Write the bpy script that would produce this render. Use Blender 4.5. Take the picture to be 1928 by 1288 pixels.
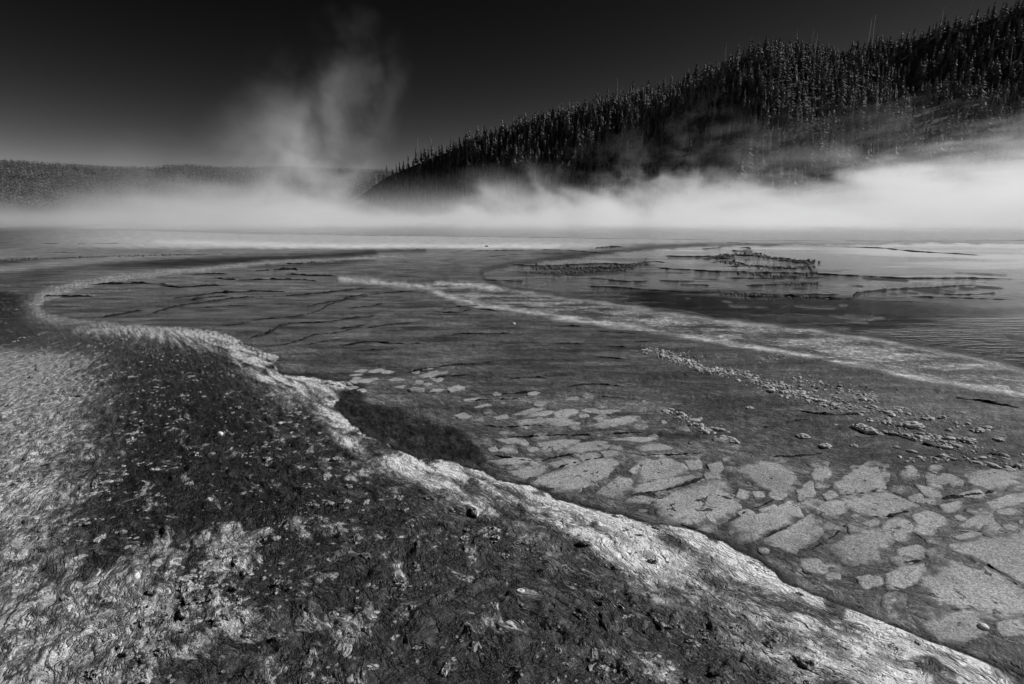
import bpy, math, random
import numpy as np
from mathutils import Vector

# ------------------------------------------------------------------ camera, sky, sun, exposure
scene = bpy.context.scene
for o in list(bpy.data.objects):
    bpy.data.objects.remove(o)
COL = scene.collection
CAM_H = 1.9
LENS = 20.0
FPX = 1928 * LENS / 36.0                      # focal length in photograph pixels
HORIZON = 402.0
PITCH = math.atan((644 - HORIZON) / FPX)      # the camera looks down by this much

cam_data = bpy.data.cameras.new('camera')
cam_data.lens = LENS
cam_data.sensor_width = 36.0
cam_data.clip_start = 0.05
cam_data.clip_end = 20000
cam = bpy.data.objects.new('camera', cam_data)
cam.location = (0, 0, CAM_H)
cam.rotation_euler = (math.pi / 2 - PITCH, 0, 0)
COL.objects.link(cam)
scene.camera = cam

SUN_AZ = math.radians(76)      # to the right of the view direction
SUN_EL = math.radians(33)
sun_dir = Vector((math.sin(SUN_AZ) * math.cos(SUN_EL), math.cos(SUN_AZ) * math.cos(SUN_EL), math.sin(SUN_EL)))
sun_data = bpy.data.lights.new('sun', 'SUN')
sun_data.energy = 5.0
sun_data.angle = math.radians(0.5)
sun = bpy.data.objects.new('sun', sun_data)
sun.rotation_euler = sun_dir.to_track_quat('Z', 'Y').to_euler()
sun.location = (60, 20, 60)
COL.objects.link(sun)

world = bpy.data.worlds.new('World')
scene.world = world
world.use_nodes = True
wt = world.node_tree
wt.nodes.clear()
sky = wt.nodes.new('ShaderNodeTexSky')
sky.sky_type = 'NISHITA'
sky.sun_disc = False
sky.sun_elevation = SUN_EL
sky.sun_rotation = SUN_AZ
sky.altitude = 2200
sky.air_density = 1.0
sky.dust_density = 0.0
sky.ozone_density = 1.0
# black-and-white film behind a red filter: the sky's red light only, with the film's contrast
sep = wt.nodes.new('ShaderNodeSeparateColor')
pw = wt.nodes.new('ShaderNodeMath'); pw.operation = 'POWER'; pw.inputs[1].default_value = 3.0
ml = wt.nodes.new('ShaderNodeMath'); ml.operation = 'MULTIPLY'; ml.inputs[1].default_value = 0.0205
cmb = wt.nodes.new('ShaderNodeCombineColor')
bg = wt.nodes.new('ShaderNodeBackground'); bg.inputs['Strength'].default_value = 0.1
wo = wt.nodes.new('ShaderNodeOutputWorld')
wt.links.new(sky.outputs['Color'], sep.inputs['Color'])
wt.links.new(sep.outputs['Red'], pw.inputs[0])
wt.links.new(pw.outputs[0], ml.inputs[0])
for ch in ('Red', 'Green', 'Blue'):
    wt.links.new(ml.outputs[0], cmb.inputs[ch])
wt.links.new(cmb.outputs['Color'], bg.inputs['Color'])
wt.links.new(bg.outputs[0], wo.inputs['Surface'])

vs = scene.view_settings
vs.view_transform = 'Standard'
vs.look = 'None'
vs.exposure = 0.0
vs.gamma = 1.0
vs.use_curve_mapping = False
cy = scene.cycles
cy.max_bounces = 10
cy.diffuse_bounces = 2
cy.glossy_bounces = 2
cy.transmission_bounces = 2
cy.transparent_max_bounces = 8
cy.volume_bounces = 4
cy.volume_step_rate = 4.0
cy.volume_max_steps = 256
cy.use_denoising = True
cy.denoiser = 'OPENIMAGEDENOISE'
cy.use_adaptive_sampling = True
cy.adaptive_threshold = 0.02
cy.sample_clamp_indirect = 4.0

# ------------------------------------------------------------------ helpers
rng = np.random.default_rng(7)
random.seed(7)
_perm = np.random.default_rng(11).permutation(256)
_perm = np.concatenate([_perm, _perm]).astype(np.int64)
_ang = np.random.default_rng(12).uniform(0, 2 * np.pi, 256)
_gx, _gy = np.cos(_ang), np.sin(_ang)

def pnoise(x, y, seed=0):
    x = np.asarray(x, float) + seed * 17.31
    y = np.asarray(y, float) - seed * 9.77
    xf = np.floor(x); yf = np.floor(y)
    xi = xf.astype(np.int64) & 255; yi = yf.astype(np.int64) & 255
    fx = x - xf; fy = y - yf
    u = fx * fx * fx * (fx * (fx * 6 - 15) + 10)
    v = fy * fy * fy * (fy * (fy * 6 - 15) + 10)
    x1 = (xi + 1) & 255; y1 = (yi + 1) & 255
    def g(a, b, dx, dy):
        h = _perm[_perm[a] + b]
        return _gx[h] * dx + _gy[h] * dy
    n0 = g(xi, yi, fx, fy); n1 = g(x1, yi, fx - 1, fy)
    n2 = g(xi, y1, fx, fy - 1); n3 = g(x1, y1, fx - 1, fy - 1)
    a = n0 + u * (n1 - n0); b = n2 + u * (n3 - n2)
    return 1.5 * (a + v * (b - a))

def fbm(x, y, octaves=4, seed=0, gain=0.5, lac=2.03):
    t = 0.0; a = 1.0; n = 0.0
    for i in range(octaves):
        t = t + a * pnoise(x, y, seed + i * 3)
        n += a; a *= gain
        x = x * lac; y = y * lac
    return t / n

def sstep(a, b, x):
    t = np.clip((x - a) / (b - a), 0, 1)
    return t * t * (3 - 2 * t)

CP, SP = math.cos(PITCH), math.sin(PITCH)
def ray(px, py):
    u = (px - 964.0) / FPX; v = (644.0 - py) / FPX
    return u, CP + v * SP, -SP + v * CP
def G(px, py, z=0.0):
    """Point of the ground that the photograph shows at px, py (surveyed once, then fixed in the place)."""
    dx, dy, dz = ray(px, py)
    t = (z - CAM_H) / dz
    return (dx * t, dy * t)
def at_depth(px, py, Y):
    dx, dy, dz = ray(px, py)
    return (dx * Y / dy, Y, CAM_H + dz * Y / dy)
def survey(x, y):
    """Map co-ordinates of ground points (inverse of G)."""
    fw = np.maximum(y * CP + CAM_H * SP, 0.02)
    up = y * SP - CAM_H * CP
    return 964.0 + FPX * x / fw, 644.0 - FPX * up / fw

def catmull(pts, n=8):
    P = np.asarray(pts, float)
    P = np.vstack([2 * P[0] - P[1], P, 2 * P[-1] - P[-2]])
    out = []
    for i in range(1, len(P) - 2):
        p0, p1, p2, p3 = P[i - 1], P[i], P[i + 1], P[i + 2]
        for k in range(n):
            t = k / n
            out.append(0.5 * (2 * p1 + (p2 - p0) * t + (2 * p0 - 5 * p1 + 4 * p2 - p3) * t * t + (3 * p1 - p0 - 3 * p2 + p3) * t ** 3))
    out.append(P[-2])
    return np.array(out)

def poly_dist(x, y, pts):
    """distance to an open polyline, plus arclength and signed side of the nearest point"""
    P = np.asarray(pts, float)
    best = np.full(np.shape(x), 1e18); bs = np.zeros(np.shape(x)); bt = np.zeros(np.shape(x))
    acc = 0.0
    for i in range(len(P) - 1):
        ax, ay = P[i]; bx, by = P[i + 1]
        dx, dy = bx - ax, by - ay
        L2 = dx * dx + dy * dy + 1e-12
        L = math.sqrt(L2)
        t = ((x - ax) * dx + (y - ay) * dy) / L2
        if i == 0: tc = np.minimum(t, 1)
        elif i == len(P) - 2: tc = np.maximum(t, 0)
        else: tc = np.clip(t, 0, 1)
        ex = x - (ax + tc * dx); ey = y - (ay + tc * dy)
        d = ex * ex + ey * ey
        m = d < best
        best = np.where(m, d, best)
        bs = np.where(m, acc + tc * L, bs)
        bt = np.where(m, np.sign(dx * ey - dy * ex), bt)
        acc += L
    d = np.sqrt(best)
    return d, bs, d * bt

def stroke_dist(x, y, pts):
    P = np.asarray(pts, float)
    best = np.full(np.shape(x), 1e18)
    for i in range(len(P) - 1):
        ax, ay = P[i]; dx, dy = P[i + 1] - P[i]
        t = np.clip(((x - ax) * dx + (y - ay) * dy) / (dx * dx + dy * dy + 1e-12), 0, 1)
        best = np.minimum(best, (x - ax - t * dx) ** 2 + (y - ay - t * dy) ** 2)
    return np.sqrt(best)

def inside(x, y, poly):
    P = np.asarray(poly, float)
    r = np.zeros(np.shape(x), bool)
    n = len(P)
    for i in range(n):
        x1, y1 = P[i]; x2, y2 = P[(i + 1) % n]
        if y1 == y2: continue
        c = ((y1 > y) != (y2 > y)) & (x < (x2 - x1) * (y - y1) / (y2 - y1) + x1)
        r ^= c
    return r

def sdf(x, y, poly):
    """signed distance, positive inside"""
    P = list(map(tuple, poly))
    d = stroke_dist(x, y, P + [P[0]])
    return np.where(inside(x, y, P), d, -d)

def new_obj(name, me, parent=None, mat=None):
    o = bpy.data.objects.new(name, me)
    COL.objects.link(o)
    if parent is not None: o.parent = parent
    if mat is not None: me.materials.append(mat)
    return o

def np_mesh(name, V, F, smooth=True):
    """V (n,3); F (m,3) or (m,4)"""
    me = bpy.data.meshes.new(name)
    V = np.ascontiguousarray(V, np.float32); F = np.ascontiguousarray(F, np.int32)
    m, k = F.shape
    me.vertices.add(len(V)); me.vertices.foreach_set('co', V.ravel())
    me.loops.add(m * k); me.loops.foreach_set('vertex_index', F.ravel())
    me.polygons.add(m)
    me.polygons.foreach_set('loop_start', np.arange(0, m * k, k, dtype=np.int32))
    me.polygons.foreach_set('use_smooth', np.full(m, smooth, bool))
    me.update(calc_edges=True)
    return me

def add_attr(me, name, arr):
    arr = np.asarray(arr, np.float32)
    if arr.ndim == 1:
        a = me.attributes.new(name, 'FLOAT', 'POINT'); a.data.foreach_set('value', arr)
    else:
        a = me.attributes.new(name, 'FLOAT_VECTOR', 'POINT'); a.data.foreach_set('vector', np.ascontiguousarray(arr).ravel())

def tag(o, label=None, cat=None, group=None, kind=None):
    if label: o['label'] = label
    if cat: o['category'] = cat
    if group: o['group'] = group
    if kind: o['kind'] = kind
    return o

# node expressions: S wraps a socket so that formulas can be written as formulas
class S:
    def __init__(s, nt, sock): s.nt = nt; s.k = sock
    def _m(s, op, *a, clamp=False):
        n = s.nt.nodes.new('ShaderNodeMath'); n.operation = op; n.use_clamp = clamp
        for i, v in enumerate((s,) + a):
            if isinstance(v, S): s.nt.links.new(v.k, n.inputs[i])
            else: n.inputs[i].default_value = float(v)
        return S(s.nt, n.outputs[0])
    def __add__(s, o): return s._m('ADD', o)
    __radd__ = __add__
    def __mul__(s, o): return s._m('MULTIPLY', o)
    __rmul__ = __mul__
    def __sub__(s, o): return s._m('SUBTRACT', o)
    def __rsub__(s, o): return (s * -1.0) + o
    def __truediv__(s, o): return s._m('DIVIDE', o)
    def pow(s, o): return s._m('POWER', o)
    def exp(s): return s._m('EXPONENT')
    def abs(s): return s._m('ABSOLUTE')
    def max(s, o): return s._m('MAXIMUM', o)
    def min(s, o): return s._m('MINIMUM', o)
    def clamp(s): return s._m('ADD', 0.0, clamp=True)
    def smooth(s, a, b):
        if isinstance(a, S) or isinstance(b, S):
            t = ((s - a) / ((b - a) if isinstance(b, S) else (a * -1.0 + b))).clamp()
        else:
            t = ((s - a) * (1.0 / (b - a))).clamp()
        return t * t * (t * -2.0 + 3.0)
    def mix(s, a, b):                       # s = factor
        return (s * ((b - a) if isinstance(b, S) else ((a * -1.0 + b) if isinstance(a, S) else (b - a)))) + a
class NT:
    def __init__(s, nt): s.nt = nt
    def n(s, kind, **kw):
        x = s.nt.nodes.new(kind)
        for k, v in kw.items(): setattr(x, k, v)
        return x
    def link(s, a, b): s.nt.links.new(a.k if isinstance(a, S) else a, b)
    def vec(s, x, y, z):
        c = s.n('ShaderNodeCombineXYZ')
        for i, v in enumerate((x, y, z)):
            if isinstance(v, S): s.link(v, c.inputs[i])
            else: c.inputs[i].default_value = float(v)
        return c.outputs[0]
    def xyz(s, sock):
        c = s.n('ShaderNodeSeparateXYZ'); s.link(sock, c.inputs[0])
        return S(s.nt, c.outputs[0]), S(s.nt, c.outputs[1]), S(s.nt, c.outputs[2])
    def noise(s, vec, scale=1.0, detail=3.0, rough=0.5, dist=0.0):
        x = s.n('ShaderNodeTexNoise')
        s.link(vec, x.inputs['Vector'])
        x.inputs['Scale'].default_value = scale; x.inputs['Detail'].default_value = detail
        x.inputs['Roughness'].default_value = rough; x.inputs['Distortion'].default_value = dist
        return S(s.nt, x.outputs[0])
    def attr(s, name, vec=False):
        x = s.n('ShaderNodeAttribute', attribute_name=name)
        return x.outputs['Vector'] if vec else S(s.nt, x.outputs['Fac'])
    def grey(s, v):
        c = s.n('ShaderNodeCombineColor')
        for i in range(3): s.link(v, c.inputs[i])
        return c.outputs[0]

def material(name):
    m = bpy.data.materials.new(name); m.use_nodes = True
    nt = m.node_tree
    return m, NT(nt), nt.nodes['Principled BSDF'], nt.nodes['Material Output']

def bump(N, h, strength, dist, normal=None):
    b = N.n('ShaderNodeBump'); b.inputs['Strength'].default_value = strength; b.inputs['Distance'].default_value = dist
    N.link(h, b.inputs['Height'])
    if normal is not None: N.link(normal, b.inputs['Normal'])
    return b.outputs[0]

def simple_mat(name, alb, rough=0.7, var=0.35, scale=20.0, spec=0.3, bmp=0.0, bscale=60.0, bdist=0.01):
    m, N, P, O = material(name)
    tc = N.n('ShaderNodeTexCoord')
    g = N.n('ShaderNodeNewGeometry')
    n = N.noise(g.outputs['Position'], scale, 5, 0.6)
    N.link(N.grey((n * (2 * var) + (1 - var)) * alb), P.inputs['Base Color'])
    P.inputs['Roughness'].default_value = rough
    P.inputs['Specular IOR Level'].default_value = spec
    if bmp:
        nb = N.noise(g.outputs['Position'], bscale, 4, 0.6)
        N.link(bump(N, nb, bmp, bdist), P.inputs['Normal'])
    return m

# ------------------------------------------------------------------ ground
# surveyed outlines (photograph pixels of points that lie on the ground)
BAND_R = [(760,483),(640,491),(500,499),(400,509),(300,521),(200,535),(130,552),(90,567),(74,580),(90,592),(140,603),(200,610),(300,617),(380,622),
          (430,632),(460,650),(490,665),(520,672),(515,690),(530,705),(570,713),(620,718),(655,724),(680,738),(662,742),(640,752),(634,770),(650,788),(690,815),
          (740,845),(790,866),(850,872),(890,885),(930,905),(1000,920),(1070,945),(1130,965),(1200,985),(1290,1000),(1360,1025),(1430,1055),
          (1480,1095),(1560,1130),(1640,1165),(1720,1200),(1820,1235),(1928,1275),(2080,1330),(2300,1410)]
BAND_L = [(2300,1640),(1980,1480),(1700,1340),(1560,1250),(1470,1195),(1380,1145),(1290,1098),(1200,1062),(1130,1016),(1060,988),(1000,962),
          (920,932),(850,908),(760,897),(700,877),(640,832),(600,802),(560,777),(510,742),(470,702),(420,667),(370,641),(300,629),(200,621),
          (110,613),(50,601),(28,580),(48,560),(100,540),(200,520),(300,508),(400,499),(500,491),(640,484),(760,479)]
BAND_A = BAND_R + BAND_L
BANDB_U = [(640,520),(760,528),(820,534),(900,538),(950,545),(1050,560),(1150,573),(1250,588),(1350,605),(1500,620),(1650,640),(1800,668),(1928,698),(2300,790)]
BANDB_L = [(2300,860),(1928,745),(1860,733),(1750,714),(1620,689),(1480,664),(1330,640),(1200,619),(1100,604),(1000,589),(900,575),(860,566),(825,551),(800,541),(700,531),(640,526)]
BAND_B = BANDB_U + BANDB_L
SHALLOW = [(905,512),(960,498),(1060,484),(1180,470),(1300,461),(1500,457),(1750,455),(2000,454),(2500,456),(2500,830),(2200,755),(1928,695),(1800,665),(1650,637),
           (1500,617),(1350,602),(1250,585),(1150,570),(1050,557),(960,543),(915,530)]

FLOW_PX = [(60,560),(120,607),(260,622),(400,640),(480,690),(560,745),(640,800),(740,870),(880,905),(1040,955),(1200,1025),(1400,1095),(1600,1190),(1800,1290),(2100,1450)]
FLOW = catmull([G(*p) for p in FLOW_PX], 5)

def z8(l): return [(1200 + u / 1.988, 640 + v / 1.988) for u, v in l]
def z7(l): return [(640 + u / 2.118, 680 + v / 2.118) for u, v in l]
def z1(l): return [(u / 2.754, 250 + v / 2.754) for u, v in l]
def z2(l): return [(640 + u / 2.754, 380 + v / 2.754) for u, v in l]
def z3(l): return [(1250 + u / 2.844, 400 + v / 2.844) for u, v in l]
# dark lips of the small terraces
LT = [z1(p) for p in [
 [(220,850),(330,848),(480,850)], [(450,790),(600,786),(770,785),(880,790)], [(830,797),(950,803),(1050,800),(1180,795)], [(1100,755),(1250,765),(1400,762),(1560,765),(1640,775)],
 [(860,865),(1000,850),(1100,835),(1200,832),(1350,825),(1500,828)], [(770,945),(850,920),(950,900),(1050,882),(1180,865),(1300,857),(1450,850),(1600,840),(1750,825),(1928,800)],
 [(1040,910),(1180,900),(1320,895)], [(1020,1010),(1200,1000),(1320,975),(1450,965),(1560,950),(1640,930),(1720,890),(1800,870),(1928,845)],
 [(1250,1080),(1380,1045),(1480,1000),(1560,990),(1700,985),(1800,970),(1928,955)], [(1340,1110),(1480,1100),(1560,1075),(1640,1050),(1780,1035),(1928,985)],
 [(1550,1112),(1700,1082),(1800,1067)], [(1780,1112),(1850,1097),(1928,1087)], [(520,960),(620,945),(740,925)], [(1480,680),(1560,680),(1640,670)], [(1320,720),(1500,710),(1540,715)],
 [(1000,735),(1100,732),(1180,733)], [(1480,735),(1600,742),(1760,745)], [(1600,900),(1720,880),(1830,862)], [(930,880),(1060,860),(1180,848)],
]] + [z2(p) for p in [
 [(0,505),(100,490),(200,478),(400,465)], [(0,750),(150,730),(250,735),(400,735),(520,725)], [(80,780),(200,772),(300,765)], [(320,890),(480,870),(600,850),(700,845),(820,830)],
 [(450,575),(600,575),(700,560),(850,570)], [(530,560),(620,545),(740,540)], [(1120,650),(1180,648),(1250,650)], [(580,690),(720,688),(880,685)], [(1520,730),(1590,728)],
 [(1370,752),(1430,757),(1490,758)], [(1310,805),(1400,810),(1470,818)], [(1330,678),(1450,682),(1550,690)], [(0,560),(120,545),(240,530)], [(0,610),(100,600),(180,592)],
 [(130,660),(260,640),(380,630)], [(0,660),(60,655),(130,640)], [(420,920),(560,905),(680,900)], [(860,925),(980,910),(1080,915)], [(1100,742),(1180,738),(1250,740)],
]] + [z8(p) for p in [
 [(550,312),(600,305),(650,300)], [(580,262),(700,280),(850,283)], [(1170,220),(1300,237),(1440,262)], [(880,345),(1000,372),(1100,402),(1250,422),(1440,442)], [(1000,422),(1150,442),(1300,467),(1440,482)],
 [(0,436),(120,432),(260,430)], [(0,575),(100,565),(200,535),(280,505)], [(500,440),(620,435),(700,425)], [(470,330),(530,328)], [(1140,598),(1260,580),(1360,568)], [(770,585),(850,575),(910,560)],
 [(870,662),(950,662),(1040,635)], [(1190,715),(1260,722),(1360,712)], [(450,752),(520,722),(580,690)], [(950,840),(1000,835),(1070,828)], [(640,790),(720,745),(790,690)], [(100,650),(150,690),(230,715)],
 [(1300,835),(1380,890),(1460,945)], [(1080,1000),(1180,1010),(1250,1025)], [(380,660),(420,640),(520,600)],
]] + [z7(p) for p in [
 [(560,135),(680,130),(800,125)], [(640,310),(800,300),(1000,295),(1250,285)], [(600,375),(760,400),(880,380),(960,372)], [(830,445),(960,400),(1080,382)], [(500,165),(600,155),(720,150)], [(880,110),(1000,95),(1130,105)],
 [(560,260),(680,262),(820,258)], [(900,150),(1040,145),(1200,155)],
]]

# rings and spokes: one sheet from under the camera to beyond the horizon, finer where it is close
front = np.radians(np.linspace(-50, 50, 960))
back = np.radians(np.linspace(50, 310, 66))[1:-1]
ANG = np.concatenate([front, back])
rad = [0.45]
while rad[-1] < 14000:
    r = rad[-1]
    dr = max(0.0016 * r * r, 0.0058)
    rad.append(r + min(dr, 0.09 * r + 0.2))
RAD = np.array(rad)
na, nr = len(ANG), len(RAD)
GX = (RAD[:, None] * np.sin(ANG)[None, :]).ravel()
GY = (RAD[:, None] * np.cos(ANG)[None, :]).ravel()
GR = np.repeat(RAD, na)
px, py = survey(GX, GY)
front_ok = (GY > 0.25)
px = np.where(front_ok, px, -5000.0); py = np.where(front_ok, py, 5000.0)
farn = 3.0 * fbm(GX * .12, GY * .22, 4, 3) * sstep(14, 30, GR)
pxn = px + 9 * pnoise(GX * 1.3, GY * 1.3, 1) * np.clip(6 / GR, .15, 1.2) * 1.3
pyn = py + 5 * pnoise(GX * 1.3, GY * 1.3, 2) * np.clip(6 / GR, .15, 1.2) + farn
rag = np.clip(5 / GR, .1, 1.3)
pxn = pxn + 11 * rag * fbm(GX * 3.4, GY * 3.4, 3, 4)
pyn = pyn + 7 * rag * fbm(GX * 3.4, GY * 3.4, 3, 5)
near = GR < 400

def msk(poly, soft, x=pxn, y=pyn):
    d = np.full(GX.shape, -1e3)
    d[near] = sdf(x[near], y[near], poly)
    return d
dA = msk(BAND_A, 1)
dB = msk(BAND_B, 1)
dS = msk(SHALLOW, 1)
# left of the band's outer edge = stream bed
STREAM = BAND_R[8:] + [(2300,6000),(-6000,6000),(-6000,470),(0,548),(60,560)]
dStr = np.full(GX.shape, -1e3)
dStr[near] = sdf(pxn[near], pyn[near], STREAM)
dStr[~front_ok] = 1e3

# the sheet flow fans out from a point by the loop of the pale band: distance from it, and bearing
APEX = G(290, 600)
fs = np.hypot(GX - APEX[0], GY - APEX[1])
ft = np.arctan2(GX - APEX[0], -(GY - APEX[1])) * 6.0
fs = fs + 0.10 * fbm(GX * 1.6, GY * 1.6, 3, 21)
ft = ft + 0.09 * fbm(GX * 1.1, GY * 1.1, 2, 22) + 0.012 * fbm(GX * 5, GY * 5, 2, 25)

n1 = fbm(GX * 0.9, GY * 0.9, 4, 31)
n2 = fbm(GX * 3.2, GY * 3.2, 4, 32)
nfar = fbm(GX * 0.16, GY * 0.32, 4, 33)
alb = np.full(GX.shape, 0.10)
def paint(mask, val):
    global alb
    alb = alb + (val - alb) * np.clip(mask, 0, 1)
def stroke(pts, w, soft, val, amt=1.0, x=None, y=None):
    d = np.full(GX.shape, 1e3)
    sel = near & front_ok
    d[sel] = stroke_dist((pxn if x is None else x)[sel], ((pyn if y is None else y)[sel]) , pts)
    paint(amt * (1 - sstep(w - soft * .5, w + soft, d)), val)
def vband(y0, y1, s0, s1, val, x0=-1e4, x1=1e4, sx=80, amt=1.0):
    m = sstep(y0 - s0, y0 + s0, pyn) * (1 - sstep(y1 - s1, y1 + s1, pyn)) * sstep(x0 - sx, x0 + sx, px) * (1 - sstep(x1 - sx, x1 + sx, px))
    paint(amt * m, val)
# far flats
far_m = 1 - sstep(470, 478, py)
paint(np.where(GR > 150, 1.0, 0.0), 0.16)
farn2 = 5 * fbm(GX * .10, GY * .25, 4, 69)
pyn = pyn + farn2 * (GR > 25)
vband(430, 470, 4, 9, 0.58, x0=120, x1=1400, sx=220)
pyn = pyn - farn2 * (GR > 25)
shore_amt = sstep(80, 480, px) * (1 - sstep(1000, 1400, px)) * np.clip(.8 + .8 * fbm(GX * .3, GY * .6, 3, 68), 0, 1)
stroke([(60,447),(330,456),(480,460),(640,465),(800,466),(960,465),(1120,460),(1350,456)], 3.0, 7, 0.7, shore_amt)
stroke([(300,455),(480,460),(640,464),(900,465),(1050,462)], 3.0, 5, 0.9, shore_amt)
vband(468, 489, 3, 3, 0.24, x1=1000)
stroke([(-60,494),(60,490),(200,485),(400,480),(640,476),(800,473)], 2.0, 3, 0.07)
vband(476, 500, 3, 5, 0.24, x0=640, x1=1000)
# light arc and dark arc outside the left loop
stroke([(-120,520),(0,508),(90,497),(180,489),(320,484),(500,481),(680,478)], 5, 6, 0.28)
stroke([(-200,600),(-40,556),(30,535),(110,520),(200,508),(300,500),(420,494),(560,489),(700,482)], 9, 9, 0.035)
stroke([(-300,640),(-60,600),(10,575),(40,552)], 16, 14, 0.04)
# terraces inside the loop
inb0 = np.clip(sstep(-3, 3, dStr) + sstep(-2, 2, dA), 0, 1)
terr = (dStr < 0) & (dA < 0) & near
TM = sstep(-4, 0, -np.maximum(dA, dStr)) * sstep(505, 530, py + 0.03 * (px - 300)) * near
paint(TM, 0.15)
vband(505, 560, 10, 25, 0.21, x0=120, x1=640, amt=.9)
vband(560, 640, 20, 30, 0.14, x0=200, x1=1000, sx=200, amt=.8)
vband(590, 760, 30, 30, 0.068, x0=1100, sx=300, amt=.9)
vband(640, 720, 20, 20, 0.11, x0=560, x1=1500, amt=.6)
vband(740, 1400, 30, 30, 0.16, x0=700, x1=9000, amt=.9 * (1 - inb0) * np.clip(.75 + .9 * n1, 0, 1))
stroke([(1300,760),(1480,800),(1640,840),(1928,850)], 40, 50, 0.055, .7)
stroke([(640,520),(760,505),(900,500),(960,490)], 12, 16, 0.17, .8)
for p_ in LT:
    if p_[0][1] < 745: stroke(catmull(p_, 4), .5, 1.6, 0.028, np.clip(.65 + .9 * fbm(GX * .9, GY * .9, 3, 66), 0, 1), px, py)
# second pale band
bB = sstep(-6, 14, dB + 8 * fbm(fs * 1.5, ft * 8, 3, 43)) * sstep(640, 860, px)
paint(bB, 0.07 + 0.34 * sstep(-.25, .35, fbm(GX * .8 + GY * .3, GY * 3.0, 4, 46)))
bBn = np.clip(.65 + 1.1 * fbm(fs * 1.3, ft * 7, 3, 44), 0, 1)
stroke(BANDB_U[2:], 2.2, 6, 0.8, bBn)
stroke(BANDB_L[1:], 2.2, 7, 0.72, bBn)
stroke([(1480,640),(1700,680),(1928,725),(2200,800)], 4, 22, 0.42, .7 * bBn)
# mirror-wet terraces
wet = sstep(-10, 9, dS + 6 * fbm(GX * .8, GY * 1.4, 3, 58)) * (1 - .75 * sstep(.18, .42, fbm(GX * .35, GY * .9, 4, 57)) * sstep(500, 540, py))
paint(sstep(-12, 8, dS), 0.030)
vband(452, 478, 3, 10, 0.10, x0=1150, amt=.7)
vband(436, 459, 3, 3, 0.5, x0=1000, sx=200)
# stream bed
st = sstep(-3, 3, dStr)
paint(st, 0.020 + 0.012 * np.clip(n1, -1, 1))
pale = np.zeros(GX.shape)
leftness = 1 - sstep(60, 330, px + 0.25 * (py - 660) + 60 * n1)
lm = leftness * sstep(640, 680, py)
pale = np.maximum(pale, lm * 1.0)
paint(st * lm, 0.27)
botleft = sstep(950, 1200, py) * (1 - sstep(150, 700, px + 120 * n1))
pale = np.maximum(pale, botleft * .95); paint(st * botleft * .8, 0.12)
midp = np.exp(-(((px - 430) / 150) ** 2 + ((py - 1040) / 70) ** 2))
pale = np.maximum(pale, midp * .75)
pale = np.maximum(pale, np.exp(-(((px - 640) / 160) ** 2 + ((py - 1190) / 90) ** 2)) * .6)
pale = np.maximum(pale, 0.33 * sstep(900, 1000, py))
pale = np.maximum(pale, 0.22)
paint(st * 0.5 * np.exp(-(((px - 600) / 150) ** 2 + ((py - 1180) / 90) ** 2)), 0.08)
# the dark tongue of mat between stream and band stays plain
dark_t = np.exp(-(((px - 330) / 110) ** 2 + ((py - 720) / 90) ** 2))
pale = pale * (1 - .6 * dark_t)
# pale band: sharp towards the terraces, feathered into the stream
dR = np.full(GX.shape, 1e3); sel = near & front_ok
dR[sel] = stroke_dist(pxn[sel], pyn[sel], BAND_R)
wband = np.interp(py, [480, 500, 540, 600, 640, 700, 800, 900, 1000, 1288], [5, 9, 26, 20, 26, 45, 48, 48, 84, 175])
inb = np.clip(st + sstep(-2, 2, dA), 0, 1)
bf = inb * (1 - sstep(.35, 1.35, dR / wband + .7 * fbm(fs * 1.3, ft * 7, 4, 41)))
farb = 1 - sstep(585, 640, py)
paint(bf * (1 - farb), (0.17 + 0.66 * sstep(-.42, .20, fbm(fs * 1.3, ft * 9, 4, 42))))
paint(farb * inb0 * (1 - sstep(.3, 2.0, dR / wband)), 0.36 + .10 * fbm(GX * .8, GY * .8, 3, 47))
holes = bf * sstep(.22, .38, fbm(fs * 4.0, ft * 7.0, 3, 45)) * sstep(640, 680, py)
paint(holes * .85, 0.035)
feather = inb * (1 - sstep(.8, 3.4, dR / wband + .5 * n1))
paint(feather * (1 - bf) * .5, 0.10)
# dark wet rim on the terrace side of the band
rim = (1 - inb) * (1 - sstep(3, 16, dR)) * sstep(640, 720, py)
paint(rim, 0.03)
inlet = [(640,735),(672,728),(700,752),(735,768),(800,790),(850,805),(900,840),(925,880),(880,872),(850,862),(790,856),(740,836),(690,806),(655,782),(640,762)]
di = np.full(GX.shape, -1e3); di[sel] = sdf(pxn[sel], pyn[sel], inlet)
paint(sstep(-5, 7, di + 5 * n2), 0.022 + .05 * sstep(-.1, .5, fbm(GX * 7, GY * 9, 4, 48)))
alb = np.clip(alb, 0.01, .9)

# relief
h = 0.012 * np.clip(GR / 12, .5, 3) * fbm(GX * 0.7, GY * 1.1, 3, 51) * near
clump = np.maximum(0, fbm(fs * 7, ft * 11, 4, 52) - 0.02)
h_stream = 0.050 * clump + 0.012 * fbm(fs * 3, ft * 16, 3, 53) - 0.012
h_band = 0.008 + 0.018 * fbm(fs * 2.2, ft * 18, 4, 54)
string = 1 - np.abs(fbm(fs * 5 + .4 * n2, ft * 13, 3, 55)) * 3
h_terr = 0.035 * sstep(-5, 7, di) * np.maximum(-.1, fbm(GX * 9, GY * 11, 4, 59)) + 0.006 * n2 + 0.006 * np.clip(string, -1, 1) * sstep(700, 760, py) + 0.004 * fbm(GX * 9, GY * 14, 2, 56)
fade = np.clip(1.4 - GR / 40, 0, 1) * near
h = h + fade * np.where(st > .5, h_stream * (1 - bf) + h_band * bf, h_terr * (1 - bf) + h_band * bf)
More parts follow.
